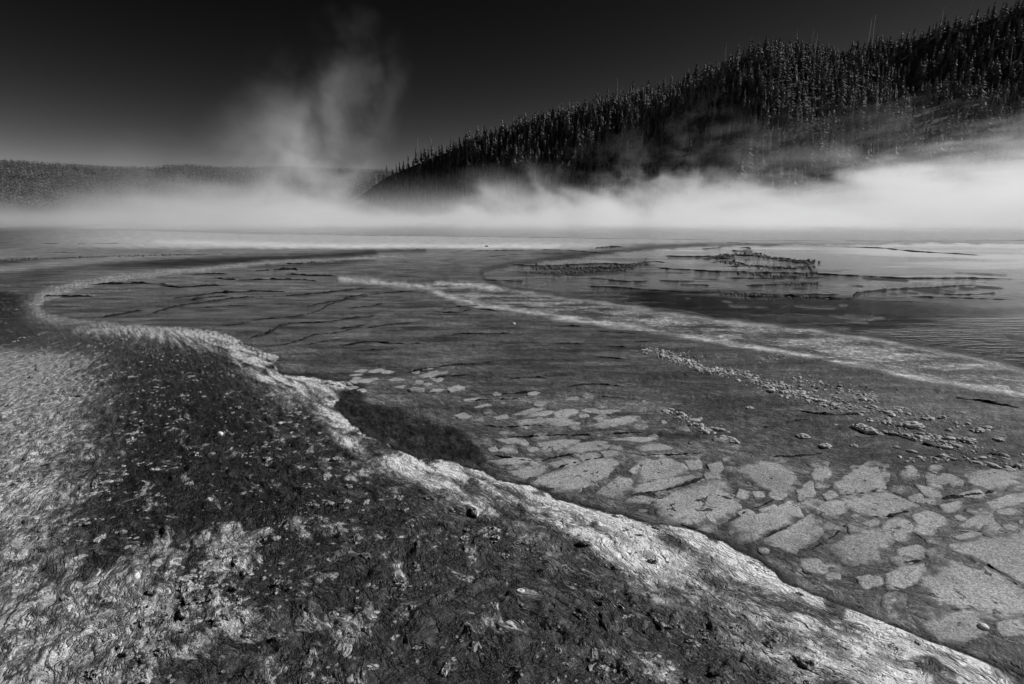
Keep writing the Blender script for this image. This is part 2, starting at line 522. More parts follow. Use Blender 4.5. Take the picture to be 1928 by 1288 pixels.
# little steps that drop towards the viewer across the far terraces
stepf = GY * 0.9 + 1.6 * fbm(GX * .25, GY * .25, 3, 61) + 0.05 * np.abs(GX) ** 1.4
kk = stepf - np.floor(stepf)
h = h + (sstep(.0, .06, kk) * (1 - kk) * 0.020) * TM * (1 - wet) * sstep(4.5, 7, GR) * (1 - sstep(35, 50, GR)) * (1 - bB)
h = h * (1 - .75 * wet)

fil = np.clip(st + bf + .6 * TM + 0.5 * bB, 0, 1) * (1 - wet)
damp = np.clip(TM * (1 - inb) * (1 - bB * .6) * (1 - .85 * sstep(700, 820, py)) + .5 * (1 - sstep(470, 500, py)) * near, 0, 1) * np.clip(.7 + .8 * nfar, 0, 1) * (1 - wet) * (1 - .7 * sstep(900, 1500, px))
stream_amt = np.clip(st * (1 - bf) + 0.0, 0, 1)
pale = pale * stream_amt

V = np.stack([GX, GY, h], 1)
# every face of the sheet, and a cap under the camera
i0 = (np.arange(nr - 1)[:, None] * na + np.arange(na)[None, :]).ravel()
i1 = (np.arange(nr - 1)[:, None] * na + (np.arange(na)[None, :] + 1) % na).ravel()
F = np.stack([i0, i1, i1 + na, i0 + na], 1)[:, ::-1]
reg_v = np.where(dS > 0, 4, np.where(dB > 0, 3, np.where((inb > .5) & (bf > .45), 2, np.where(st > .5, 1, np.where((TM > .5), 5, 0)))))
reg_v = np.where(near, reg_v, 0)
reg_f = reg_v[F[:, 0]]

def ground_material():
    m, N, P, O = material('wet_microbial_ground')
    geo = N.n('ShaderNodeNewGeometry')
    pos = geo.outputs['Position']
    X, Y, Z = N.xyz(pos)
    fx, fy, dm = N.xyz(N.attr('flow', True))
    A = N.attr('alb'); pl = N.attr('pale'); fl = N.attr('fil'); wt_ = N.attr('wet'); sm = N.attr('stream')
    w1 = N.noise(pos, 5.0, 3, .6) - .5
    w2 = N.noise(N.vec(X + 7.3, Y, Z), 6.0, 3, .6) - .5
    s = fx + w1 * .07; t = fy + w2 * .036
    filA = N.noise(N.vec(s * 6.5, t * 17.0, 0), 1.0, 6, .68)
    filB = N.noise(N.vec(s * 24.0, t * 52.0, 2.0), 1.0, 4, .68)
    crA = N.noise(N.vec(s * 3.4, t * 15.0, 4.0), 1.0, 4, .66)
    crB = N.noise(N.vec(s * 13.0, t * 17.0, 6.0), 1.0, 5, .7, .3)       # short creases across the flow
    iso = N.noise(pos, 30.0, 6, .72)
    fine = N.noise(pos, 120.0, 3, .7)
    isoL = N.noise(N.vec(X * 1.0, Y * 1.6, Z), 1.7, 6, .62)
    crease = (crA - .5).abs().smooth(.0, .055) * .72 + .28
    crease2 = (crB - .47).smooth(-.04, .05) * .55 + .45
    lines = crease * crease2
    glint = N.noise(pos, 55.0, 5, .75).smooth(.56, .68)  # sparkle of the wet mat, painted as bright specks in the base colour
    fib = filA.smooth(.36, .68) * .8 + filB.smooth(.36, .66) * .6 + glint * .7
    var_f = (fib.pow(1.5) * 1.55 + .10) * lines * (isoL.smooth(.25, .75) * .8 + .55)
    var_i = (iso.smooth(.25, .75) * .8 + fine.smooth(.3, .7) * .5 + .12) * (isoL.smooth(.3, .7) * .55 + .7)
    strk = N.noise(N.vec(X * .55 + Y * .12, Y * 2.4, 3.0), 1.3, 8, .72).smooth(.32, .68) * 1.25 + .35
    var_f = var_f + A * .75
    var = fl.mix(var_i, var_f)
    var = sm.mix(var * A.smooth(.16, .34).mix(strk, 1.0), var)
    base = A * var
    # pale slicks of torn mat in the stream: soft films and crisp scraps
    soft = N.noise(N.vec(s * 2.2, t * 5.0, 9.0), 1.0, 4, .6, .3)
    crisp = N.noise(N.vec(s * 7.0, t * 14.0, 12.0), 1.0, 7, .72, .6)
    th = pl * -.34 + .68
    sma = soft.smooth(th, th + .16)
    cma = (crisp + (soft - .5) * .7).smooth(th - .01, th + .045)
    pc = (fine.smooth(.3, .65) * .46 + .32) * (fib * .75 + .35) * lines
    pmask = (sma * .55 + cma * .8).min(1.0)
    col = (pmask * sm).mix(base, pc)
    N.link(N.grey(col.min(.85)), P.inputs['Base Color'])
    dryrough = fl * -.20 + .74 + fine * .10 + dm * -.28 + sm * -.20 + A.smooth(.2, .5) * fl * -.12
    N.link(wt_.mix(dryrough, iso * .05 + .035), P.inputs['Roughness'])
    N.link(fl * .14 + wt_ * .38 + .10 + dm * .35 + sm * .22, P.inputs['Specular IOR Level'])
    hgt = fl * (dm * -.6 + 1.0) * (filA * .016 + filB * .009 + lines * .012) + (iso * .011 + fine * .003) * (dm * -.75 + 1.0) * (wt_ * -.97 + 1.0) + cma * sm * .008
    ripw = N.noise(N.vec(X * .5, Y * 1.5, 0), 5.0, 4, .6)
    calm = N.noise(N.vec(X * .12, Y * .3, 3.0), 1.0, 3, .5).smooth(.40, .56)
    hgt = hgt + wt_ * ripw * (calm * .014 + .0012)
    b = N.n('ShaderNodeBump'); b.inputs['Strength'].default_value = 1.0; b.inputs['Distance'].default_value = 1.0
    N.link(hgt, b.inputs['Height'])
    N.link(b.outputs[0], P.inputs['Normal'])
    return m
M_GROUND = ground_material()

def region(name, ids, label):
    f = F[np.isin(reg_f, ids)]
    used, inv = np.unique(f.ravel(), return_inverse=True)
    f2 = inv.reshape(-1, 4)
    v = V[used]
    extra = 0 in ids
    me = np_mesh(name, v, f2)
    if extra:
        pass
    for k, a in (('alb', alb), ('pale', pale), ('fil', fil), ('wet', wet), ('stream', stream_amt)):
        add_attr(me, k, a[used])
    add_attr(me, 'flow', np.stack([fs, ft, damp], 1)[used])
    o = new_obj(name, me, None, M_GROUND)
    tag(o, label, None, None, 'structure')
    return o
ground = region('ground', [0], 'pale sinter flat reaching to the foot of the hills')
stream_bed = region('stream_bed', [1], 'dark wet runoff bed with pale scraps of mat in the foreground')
mat_band = region('mat_band', [2], 'bright winding band of pale filament mat from left loop to lower right')
far_band = region('far_mat_band', [3], 'second pale streak of mat crossing the middle right')
shallow = region('shallow_water', [4], 'dark mirror-wet terraces reflecting the steam')
terrace = region('terrace', [5], 'grey cracked terrace inside the loop of the pale band')

def cap():
    n = na
    v = np.vstack([V[:n], [[0, 0, -0.02]]])
    f = np.stack([np.arange(n), np.full(n, n), (np.arange(n) + 1) % n], 1)[:, ::-1]
    me = np_mesh('ground_under_camera', v, f)
    for k, a in (('alb', alb), ('pale', pale), ('fil', fil), ('wet', wet), ('stream', stream_amt)):
        add_attr(me, k, np.append(a[:n], a[0]))
    add_attr(me, 'flow', np.zeros((n + 1, 3)))
    new_obj('ground_patch', me, ground, M_GROUND)
cap()

def ground_z(x, y):
    """height of the sheet at a point (nearest vertex)"""
    r = math.hypot(x, y); a = math.atan2(x, y)
    ir = int(np.clip(np.searchsorted(RAD, r), 0, nr - 1))
    ia = int(np.clip(round((a - front[0]) / (front[1] - front[0])), 0, len(front) - 1))
    return float(h[ir * na + ia])

# ------------------------------------------------------------------ hot spring water
def water_mesh():
    n = 160; rings = 14
    cx, cy_, rx, ry = 42.0, 118.0, 118.0, 74.0
    v = [(cx, cy_, 0.05)]; f = []
    for k in range(1, rings + 1):
        q = k / rings
        for i in range(n):
            a = 2 * math.pi * i / n
            wob = 1 + .035 * math.sin(3 * a + 1) + .02 * math.sin(7 * a + .4) + .008 * math.sin(17 * a)
            v.append((cx + rx * q * math.cos(a) * wob, cy_ + ry * q * math.sin(a) * wob, 0.05 if q < 1 else 0.015))
    for i in range(n):
        f.append((0, 1 + i, 1 + (i + 1) % n))
    me = bpy.data.meshes.new('spring_water')
    for k in range(rings - 1):
        for i in range(n):
            a = 1 + k * n + i; b = 1 + k * n + (i + 1) % n
            f.append((a, a + n, b + n, b))
    me.from_pydata(v, [], f); me.update()
    return me
m, N, P, O = material('spring_water')
geo = N.n('ShaderNodeNewGeometry')
X, Y, Z = N.xyz(geo.outputs['Position'])
rp = N.noise(N.vec(X * .35, Y * 1.0, 0), 1.6, 4, .6)
N.link(bump(N, rp, 1.0, .35), P.inputs['Normal'])
P.inputs['Base Color'].default_value = (.30, .30, .30, 1)
P.inputs['Roughness'].default_value = .12
P.inputs['Specular IOR Level'].default_value = .5
pool = new_obj('spring_water', water_mesh(), None, m)
tag(pool, 'rippled hot spring water under the steam', None, None, 'structure')

# ------------------------------------------------------------------ hills
m, N, P, O = material('forest_floor')
geo = N.n('ShaderNodeNewGeometry')
nz = N.noise(geo.outputs['Position'], .12, 6, .7)
N.link(N.grey(nz.smooth(.3, .75) * .045 + .018), P.inputs['Base Color'])
P.inputs['Roughness'].default_value = .9; P.inputs['Specular IOR Level'].default_value = .1
M_FLOOR = m
m, N, P, O = material('far_slope')
geo = N.n('ShaderNodeNewGeometry')
nz = N.noise(geo.outputs['Position'], .006, 6, .65)
N.link(N.grey(nz.smooth(.35, .7) * .07 + .03), P.inputs['Base Color'])
P.inputs['Roughness'].default_value = .95; P.inputs['Specular IOR Level'].default_value = .05
M_FAR = m

RIDGE = [(560,404,680),(640,392,662),(690,360,650),(725,334,640),(800,302,625),(900,264,605),(1000,232,590),(1100,206,575),(1200,180,560),(1300,160,548),(1350,148,540),(1400,128,532),(1450,116,524),(1500,108,518),
         (1560,104,510),(1650,92,498),(1700,82,492),(1750,66,486),(1850,38,474),(1928,14,466),(2100,-40,455),(2400,-150,440),(2800,-260,430)]
FOOT = [(560,672),(640,655),(725,632),(800,560),(900,480),(1000,420),(1100,375),(1250,325),(1400,300),(1600,275),(1928,255),(2400,250),(2800,250)]
rpx = np.array([r[0] for r in RIDGE], float); rpy = np.array([r[1] for r in RIDGE], float); rY = np.array([r[2] for r in RIDGE], float)
fpx_ = np.array([f[0] for f in FOOT], float); fY = np.array([f[1] for f in FOOT], float)

def hill_point(p, t):
    """point on the hill: p runs along the ridge, t from the foot (0) over the crest (1) and down behind (1.5)"""
    p = np.asarray(p, float); t = np.asarray(t, float)
    u = (p - 964) / FPX
    cY = np.interp(p, rpx, rY); cv = (644 - np.interp(p, rpx, rpy)) / FPX
    dy = CP + cv * SP; dz = -SP + cv * CP
    cX = u * cY / dy; cZ = CAM_H + dz * cY / dy
    f = np.interp(p, fpx_, fY); fX = u * f / (CP + (644 - 402) / FPX * SP)
    tt = np.minimum(t, 1)
    over = np.maximum(t - 1, 0)
    x = fX + (cX - fX) * t; y = f + (cY - f) * t
    z = cZ * (tt ** 1.08) - over * 2 * cZ * over
    env = np.sin(np.pi * np.clip(t, 0, 1))
    # a spur running down towards the viewer, a gully to its right, a lower spur further right
    q = p - (1455 - 40 * (1 - t))
    z = z + env * 36 * np.where(q < 0, np.exp(-(q / 190) ** 2), np.exp(-(q / 120) ** 2)) * sstep(750, 1100, p)
    q2 = p - 1720
    z = z - env * 16 * np.exp(-(q2 / 110) ** 2) * sstep(.35, .8, t)
    q3 = p - 1640
    z = z + np.exp(-((t - .38) / .2) ** 2) * 14 * np.where(q3 < 0, np.exp(-(q3 / 140) ** 2), np.exp(-(q3 / 200) ** 2))
    z = z + env * 5 * fbm(x * .012, y * .012, 3, 71) + env * 1.2 * fbm(x * .06, y * .06, 2, 72)
    return x, y, np.where(t <= 0, -.6, z - .4)

pp = np.linspace(560, 2800, 270); tt = np.linspace(0, 1.6, 90)
PP, TT = np.meshgrid(pp, tt)
hx, hy, hz = hill_point(PP.ravel(), TT.ravel())
n0, n1_ = len(pp), len(tt)
a = (np.arange(n1_ - 1)[:, None] * n0 + np.arange(n0 - 1)[None, :]).ravel()
hill = new_obj('hill', np_mesh('hill', np.stack([hx, hy, hz], 1), np.stack([a, a + 1, a + 1 + n0, a + n0], 1)), None, M_FLOOR)
tag(hill, 'steep dark hillside rising to the right behind the steam', None, None, 'structure')

FR = [(-900,280),(-300,286),(0,300),(60,301),(110,304),(180,309),(240,313),(320,314),(345,310),(380,309),(430,313),(480,313),(560,312),(640,316),(700,318),(760,320),(1000,330),(1400,350)]
frx = np.array([r[0] for r in FR], float); fry = np.array([r[1] for r in FR], float)
def far_point(p, t):
    u = (p - 964) / FPX
    cY = 3200.0; fYv = 1500.0
    cv = (644 - np.interp(p, frx, fry)) / FPX
    dy = CP + cv * SP; dz = -SP + cv * CP
    cZ = CAM_H + dz * cY / dy - 12
    x = u * (fYv + (cY - fYv) * t) / 1.0; y = fYv + (cY - fYv) * t
    tq = np.minimum(t, 1)
    z = cZ * (tq ** .8) - np.maximum(t - 1, 0) * 300
    z = z + np.sin(np.pi * np.clip(t, 0, 1)) * 26 * fbm(x * .0022, y * .0022, 4, 81)
    return x, y, np.where(t <= 0, -3, z)
pp = np.linspace(-900, 1400, 200); tt = np.linspace(0, 1.4, 60)
PP, TT = np.meshgrid(pp, tt)
hx, hy, hz = far_point(PP.ravel(), TT.ravel())
n0, n1_ = len(pp), len(tt)
a = (np.arange(n1_ - 1)[:, None] * n0 + np.arange(n0 - 1)[None, :]).ravel()
far_hills = new_obj('far_hills', np_mesh('far_hills', np.stack([hx, hy, hz], 1), np.stack([a, a + 1, a + 1 + n0, a + n0], 1)), None, M_FAR)
tag(far_hills, 'low wooded plateau far away on the left', None, None, 'structure')

# ------------------------------------------------------------------ trees
def leaf_mat(name, lo, hi):
    m, N, P, O = material(name)
    r = N.attr('tone')
    oi = N.n('ShaderNodeObjectInfo')
    v = (r + S(N.nt, oi.outputs['Random']))
    v = v - v._m('FLOOR')
    N.link(N.grey(v * (hi - lo) + lo), P.inputs['Base Color'])
    P.inputs['Roughness'].default_value = .8; P.inputs['Specular IOR Level'].default_value = .15
    return m
M_LEAF = leaf_mat('conifer_needles', .055, .16)
M_FARLEAF = leaf_mat('far_conifer_needles', .03, .16)
M_BARK = simple_mat('conifer_bark', .10, .9, .3, 3.0, .1)
M_SNAG = simple_mat('bleached_snag_wood', .30, .8, .3, 2.0, .2)

def tube(p0, p1, r0, r1, n=6):
    p0 = np.array(p0, float); p1 = np.array(p1, float)
    d = p1 - p0; d /= np.linalg.norm(d)
    a_ = np.cross(d, [0, 0, 1.0]) if abs(d[2]) < .9 else np.cross(d, [1.0, 0, 0])
    a_ /= np.linalg.norm(a_); b_ = np.cross(d, a_)
    th = np.arange(n) / n * 2 * np.pi
    c = np.cos(th)[:, None] * a_ + np.sin(th)[:, None] * b_
    v = np.vstack([p0 + c * r0, p1 + c * r1])
    i = np.arange(n); j = (i + 1) % n
    f = np.vstack([np.stack([i, j, j + n], 1), np.stack([i, j + n, i + n], 1)])
    return v, f

def join(parts):
    vs_, fs_, o_ = [], [], 0
    for v, f in parts:
        vs_.append(v); fs_.append(f + o_); o_ += len(v)
    return np.vstack(vs_), np.vstack(fs_)

def crown(rs, whorls=13, per=5, width=.115, low=.18, gap=.15):
    """unit-height crown: whorls of tapered, drooping branch sprays"""
    parts = []
    for k in range(whorls):
        q = k / (whorls - 1)
        z = low + (0.985 - low) * q
        prof = width * (1 - q) ** .72 * (1.0 - .35 * max(0, .25 - q) / .25) + .008
        ph = rs.uniform(0, 6.28)
        for b in range(per):
            if rs.random() < gap * (1 - q): continue
            an = ph + b * 2 * np.pi / per + rs.uniform(-.35, .35)
            L = prof * rs.uniform(.6, 1.25)
            zz = z + rs.uniform(-.02, .02)
            ca, sa = np.cos(an), np.sin(an)
            droop = L * rs.uniform(.1, .55) - .03 * q
            w = L * rs.uniform(.30, .5) + .004
            hgt = .052 * (1 - .4 * q) * rs.uniform(.8, 1.4)
            tip = (ca * L, sa * L, zz - droop)
            l = (-sa * w + ca * L * .25, ca * w + sa * L * .25, zz - droop * .4)
            r = (sa * w + ca * L * .25, -ca * w + sa * L * .25, zz - droop * .4)
            top = (ca * L * .05, sa * L * .05, zz + hgt)
            bot = (ca * L * .12, sa * L * .12, zz - hgt * .35)
            v = np.array([tip, l, r, top, bot])
            f = np.array([[0, 3, 1], [0, 2, 3], [0, 1, 4], [0, 4, 2], [1, 3, 4], [2, 4, 3]])
            parts.append((v, f))
    tv, tf = tube((0, 0, .9), (0, 0, 1.02), .006, .001, 4)
    parts.append((tv, tf))
    return join(parts)

def low_crown(rs, whorls=9, per=4, width=.13):
    parts = []
    for k in range(whorls):
        q = k / (whorls - 1)
        z = .14 + .83 * q
        prof = width * (1 - q) ** .75 + .010
        ph = rs.uniform(0, 6.28)
        for b in range(per):
            an = ph + b * 2 * np.pi / per + rs.uniform(-.4, .4)
            L = prof * rs.uniform(.6, 1.3); ca, sa = np.cos(an), np.sin(an); w = L * .5 + .006
            zz = z + rs.uniform(-.03, .03); d = L * rs.uniform(.2, .7)
            v = np.array([(ca * L, sa * L, zz - d), (-sa * w, ca * w, zz - .02), (sa * w, -ca * w, zz - .02), (0, 0, zz + .085)])
            parts.append((v, np.array([[0, 3, 1], [0, 2, 3], [0, 1, 2]])))
    return join(parts)

def snag(rs, stubs=9):
    parts = []
    bend = rs.uniform(-.02, .02, 2)
    p = [(0, 0, -.03), (bend[0], bend[1], .5), (bend[0] * 2.2, bend[1] * 2.2, 1.0)]
    parts.append(tube(p[0], p[1], .0125, .0095)); parts.append(tube(p[1], p[2], .0095, .0025))
    return join(parts)
def snag_branches(rs, stubs=9, ln=.07):
    parts = []
    for k in range(stubs):
        z = rs.uniform(.3, .97); an = rs.uniform(0, 6.28); L = ln * rs.uniform(.4, 1.2) * (1.1 - z * .6)
        parts.append(tube((0, 0, z), (np.cos(an) * L, np.sin(an) * L, z + rs.uniform(-.02, .035)), .0035, .001, 3))
    return join(parts)

rs = np.random.default_rng(5)
CROWNS = [crown(rs, whorls=rs.integers(13, 17), per=6, width=w, low=l) for w, l in ((.19, .14), (.22, .08), (.16, .20), (.25, .10), (.20, .22), (.17, .08))]
LOWS = [low_crown(rs, width=w) for w in (.20, .24, .27, .21)]
TRUNK = tube((0, 0, -.04), (0, 0, .93), .013, .003)
SNAGS = [(snag(rs), snag_branches(rs, n, l)) for n, l in ((10, .07), (5, .04), (16, .10), (3, .05))]
def mesh_of(name, vf, mat, smooth=False):
    me = np_mesh(name, vf[0], vf[1], smooth)
    me.materials.append(mat)
    return me
me_crowns = []
for c in CROWNS:
    me = mesh_of('conifer_crown', c, M_LEAF)
    add_attr(me, 'tone', np.repeat(rs.random(len(c[0]) // 5 + 2), 5)[:len(c[0])] * .25)
    me_crowns.append(me)
me_trunk = mesh_of('conifer_trunk', TRUNK, M_BARK, True)
me_snags = [(mesh_of('snag_trunk', s[0], M_SNAG, True), mesh_of('snag_branches', s[1], M_SNAG)) for s in SNAGS]

def thing(name, x, y, z, rot, sc, lean=0.0):
    o = bpy.data.objects.new(name, None)
    COL.objects.link(o)
    o.empty_display_size = .1
    o.location = (x, y, z); o.rotation_euler = (lean, lean * .6, rot); o.scale = sc
    return o
def put_conifer(x, y, z, hgt, wide, rot, var, label, group):
    o = thing('conifer', x, y, z, rot, (hgt * wide, hgt * wide, hgt))
    new_obj('crown', me_crowns[var], o); new_obj('trunk', me_trunk, o)
    tag(o, label, 'tree', group)
    return o
def put_snag(x, y, z, hgt, rot, var, label, lean=0.0, thick=1.0, group='bare dead trees'):
    o = thing('dead_tree', x, y, z, rot, (hgt * thick, hgt * thick, hgt), lean)
    new_obj('trunk', me_snags[var][0], o); new_obj('branches', me_snags[var][1], o)['kind'] = 'stuff'
    tag(o, label, 'dead tree', group)
    return o

# scatter over the hillside
NT_ = 30000
cp = rs.uniform(690, 2350, NT_); ct = rs.uniform(.0, 1.05, NT_) ** .9
x, y, z = hill_point(cp, ct)
# thin by local area so that the spacing in the place is even
dens = fbm(x * .02, y * .02, 3, 91)
cell = {}
keep = []
for i in rs.permutation(NT_):
    sp = 3.2 + (2.4 * max(0, -dens[i]) if cp[i] > 950 else 0)
    if cp[i] > 1690 and .55 < ct[i] < .93: sp = 4.6
    kx, ky = int(x[i] // 4), int(y[i] // 4)
    ok = True
    for ax in (-1, 0, 1):
        for ay in (-1, 0, 1):
            for j in cell.get((kx + ax, ky + ay), ()):
                if (x[i] - x[j]) ** 2 + (y[i] - y[j]) ** 2 < sp * sp * .8: ok = False
    if ok:
        cell.setdefault((kx, ky), []).append(i); keep.append(i)
keep = np.array(keep)
x, y, z, cp, ct = x[keep], y[keep], z[keep], cp[keep], ct[keep]
hgt = (4.0 + 10.5 * rs.random(len(x)) ** 1.6) * np.clip(1.0 + .9 * fbm(x * .03, y * .03, 3, 92), .55, 1.5) * (1 + .25 * (rs.random(len(x)) < .12)) * np.interp(cp, [700, 1100, 1500, 2300], [1.05, .95, .95, .95])
def proj(x, y, z):
    fw = y * CP - (z - CAM_H) * SP
    up = y * SP + (z - CAM_H) * CP
    return 964 + FPX * x / fw, 644 - FPX * up / fw
tx, ty = proj(x, y, z + hgt)
bx_, by_ = proj(x, y, z)
size = by_ - ty
# the largest ones that stand clear of the steam and inside the frame are single trees
limit = np.interp(tx, [700, 1000, 1200, 1400, 1600, 1928], [330, 315, 300, 290, 255, 215])
clear = (ty < limit) & (tx > 715) & (tx < 1925) & (ty > 6) & (ct < 1.0)
score = np.where(clear, size + 14 * rs.random(len(x)) + np.where(ct > .93, 8, 0), -1)
order = np.argsort(-score)[:285]
single = np.zeros(len(x), bool); single[order] = score[order] > 0
def zone(i):
    if ct[i] > .90:
        if tx[i] < 1000: return 'small conifer on the far left end of the ridge line', 'conifers along the left end of the ridge'
        if tx[i] < 1350: return 'conifer on the skyline midway along the rising ridge', 'conifers midway along the ridge'
        return 'conifer on the high skyline at the upper right', 'conifers on the high right skyline'
    if tx[i] < 1150: return 'conifer in the shaded hollow on the left of the hillside', 'conifers in the shaded left hollow'
    if tx[i] < 1400: return 'dark conifer on the shaded slope left of the lit spur', 'conifers left of the lit spur'
    if tx[i] < 1680: return 'slender conifer on the sunlit spur in the middle of the hillside', 'conifers on the sunlit spur'
    if ty[i] < 170: return 'lone pale-topped conifer in the dark gully at the upper right', 'scattered conifers in the dark gully'
    return 'conifer in the dense lit row above the steam at far right', 'conifers above the right-hand steam'
for i in np.where(single)[0]:
    lb, gp = zone(i)
    big_ = 'tall' if hgt[i] > 12.5 else ('short' if hgt[i] < 8.5 else 'middling')
    if ct[i] <= .90:
        pos_ = 'high up' if ct[i] > .72 else ('half way up' if ct[i] > .5 else 'low down')
        lb = big_ + ' ' + lb.replace('slender ', '').replace('lone ', '') + ', ' + pos_
    else:
        lb = big_ + ' ' + lb.replace('small ', '')
    gp = gp + ', ' + big_
    put_conifer(x[i], y[i], z[i], hgt[i], rs.uniform(.85, 1.2), rs.uniform(0, 6.28), int(rs.integers(0, len(CROWNS))), lb, gp)

def scatter_mesh(name, protos, x, y, z, hgt, wide, tone_lo=0, trunk=None):
    vv, ff, tn = [], [], []; o_ = 0
    var = rs.integers(0, len(protos), len(x)); rot = rs.uniform(0, 6.28, len(x))
    for k, (pv, pf) in enumerate(protos):
        idx = np.where(var == k)[0]
        if not len(idx): continue
        if trunk is not None: pv, pf = join([(pv, pf), trunk])
        c, s_ = np.cos(rot[idx])[:, None], np.sin(rot[idx])[:, None]
        hw = (hgt[idx] * wide[idx])[:, None]
        X_ = (pv[None, :, 0] * c - pv[None, :, 1] * s_) * hw + x[idx][:, None]
        Y_ = (pv[None, :, 0] * s_ + pv[None, :, 1] * c) * hw + y[idx][:, None]
        Z_ = pv[None, :, 2] * hgt[idx][:, None] + z[idx][:, None]
        vv.append(np.stack([X_, Y_, Z_], 2).reshape(-1, 3))
        n_ = len(pv)
        ff.append((pf[None] + (np.arange(len(idx)) * n_)[:, None, None] + o_).reshape(-1, 3)); o_ += n_ * len(idx)
        tn.append(np.repeat(rs.random(len(idx)), n_))
    me = np_mesh(name, np.vstack(vv), np.vstack(ff), False)
    add_attr(me, 'tone', np.concatenate(tn))
    return me
rest = ~single
THIN = tube((0, 0, -.04), (0, 0, .6), .012, .006, 3)
forest = new_obj('hillside_forest', scatter_mesh('hillside_forest', LOWS, x[rest], y[rest], z[rest], hgt[rest], rs.uniform(.85, 1.2, rest.sum()), trunk=THIN), None, M_LEAF)
tag(forest, 'mass of smaller conifers covering the dark hillside', 'forest', None, 'stuff')

# far plateau forest
NF = 30000
cp2 = rs.uniform(-250, 820, NF); ct2 = rs.uniform(.02, 1.02, NF)
fx2, fy2, fz2 = far_point(cp2, ct2)
dn = fbm(fx2 * .004, fy2 * .004, 4, 95)
kp = (dn > -.42) & ~((fbm(fx2 * .0015, fy2 * .004, 3, 97) > .38))
fx2, fy2, fz2 = fx2[kp], fy2[kp], fz2[kp]
TINY = [low_crown(rs, whorls=3, per=3, width=.2) for _ in range(3)]
ff_ = new_obj('far_forest', scatter_mesh('far_forest', TINY, fx2, fy2, fz2 - 1, rs.uniform(12, 27, len(fx2)), rs.uniform(.9, 1.4, len(fx2))), None, M_FARLEAF)
tag(ff_, 'distant woods covering the low plateau on the left', 'forest', None, 'stuff')

# bare snags that stand out: on the skyline and above the steam
sky_snags = [(788,262,'leftmost'),(815,258,''),(908,236,''),(1163,150,''),(1363,92,''),(1410,82,''),(1494,66,''),(1525,60,''),(1632,40,''),(1640,36,''),(1768,16,''),(1822,6,'')]
names = ['leftmost bare dead tree on the low end of the skyline', 'second bare dead tree from the left on the low skyline', 'thin dead tree on the skyline right of the leftmost pair',
         'tall dead tree standing alone on the skyline at mid ridge', 'leaning dead pole on the skyline left of the sunlit spur', 'short dead pole on skyline just left of the spur crest',
         'left of two dead poles rising above the sunlit spur', 'right of two dead poles rising above the sunlit spur', 'left of the close pair of dead poles on the high skyline',
         'right of the close pair of dead poles on the high skyline', 'tall dead pole on the skyline near the upper right', 'last dead pole on the skyline before the right corner']
for k, (sx, sy, _) in enumerate(sky_snags):
    X_, Y_, Z_ = hill_point(np.array([sx * 1.0]), np.array([.985]))
    pyb = np.interp(sx, rpx, rpy)
    H_ = max((pyb - sy) / FPX * float(Y_[0]) * 1.06, 8)
    put_snag(float(X_[0]), float(Y_[0]), float(Z_[0]) - .3, H_, rs.uniform(0, 6), int(k % 4), names[k], rs.uniform(-.06, .06), .8)
low_snags = [(1107, 335, .10, 16, 1, 1.6, 'pale thick dead trunk standing just above the steam at mid picture', 0.0),
             (1082, 312, .14, 19, 3, .8, 'thin dead tree leaning left of the pale trunk above the steam', .09),
             (1132, 325, .11, 15, 2, 1.2, 'dead tree with a flat broken top beside the pale trunk', 0.02),
             (1160, 318, .12, 18, 1, .8, 'thin dead pole right of the flat-topped dead tree', -.06),
             (1600, 240, .33, 19, 1, .8, 'long bare pole on the lower part of the sunlit spur', .03),
             (1655, 110, .80, 20, 3, .7, 'bare pole leaning in the dark gully right of the spur', -.05),
             (1530, 120, .80, 20, 0, .7, 'bare dead tree near the top of the sunlit spur', .04),
             (1903, 110, .62, 17, 1, .7, 'bare dead pole in the gully by the right edge', .03),
             (822, 350, .30, 17, 1, 1.3, 'pale dead trunk low on the left end of the hill', .02)]
for sx, sy, t0, H_, vr, th, lb, ln in low_snags:
    X_, Y_, Z_ = hill_point(np.array([sx * 1.0]), np.array([t0]))
    put_snag(float(X_[0]), float(Y_[0]), float(Z_[0]), H_, rs.uniform(0, 6), vr, lb, ln, th)

# ------------------------------------------------------------------ steam
def steam_material(name, aniso=0.0):
    m = bpy.data.materials.new(name); m.use_nodes = True
    nt = m.node_tree; nt.nodes.clear()
    pv = nt.nodes.new('ShaderNodeVolumePrincipled')
    pv.inputs['Color'].default_value = (1, 1, 1, 1)
    pv.inputs['Density'].default_value = 1.0
    pv.inputs['Anisotropy'].default_value = aniso
    out = nt.nodes.new('ShaderNodeOutputMaterial')
    nt.links.new(pv.outputs[0], out.inputs['Volume'])
    return m
M_STEAM = steam_material('steam', 0.25)

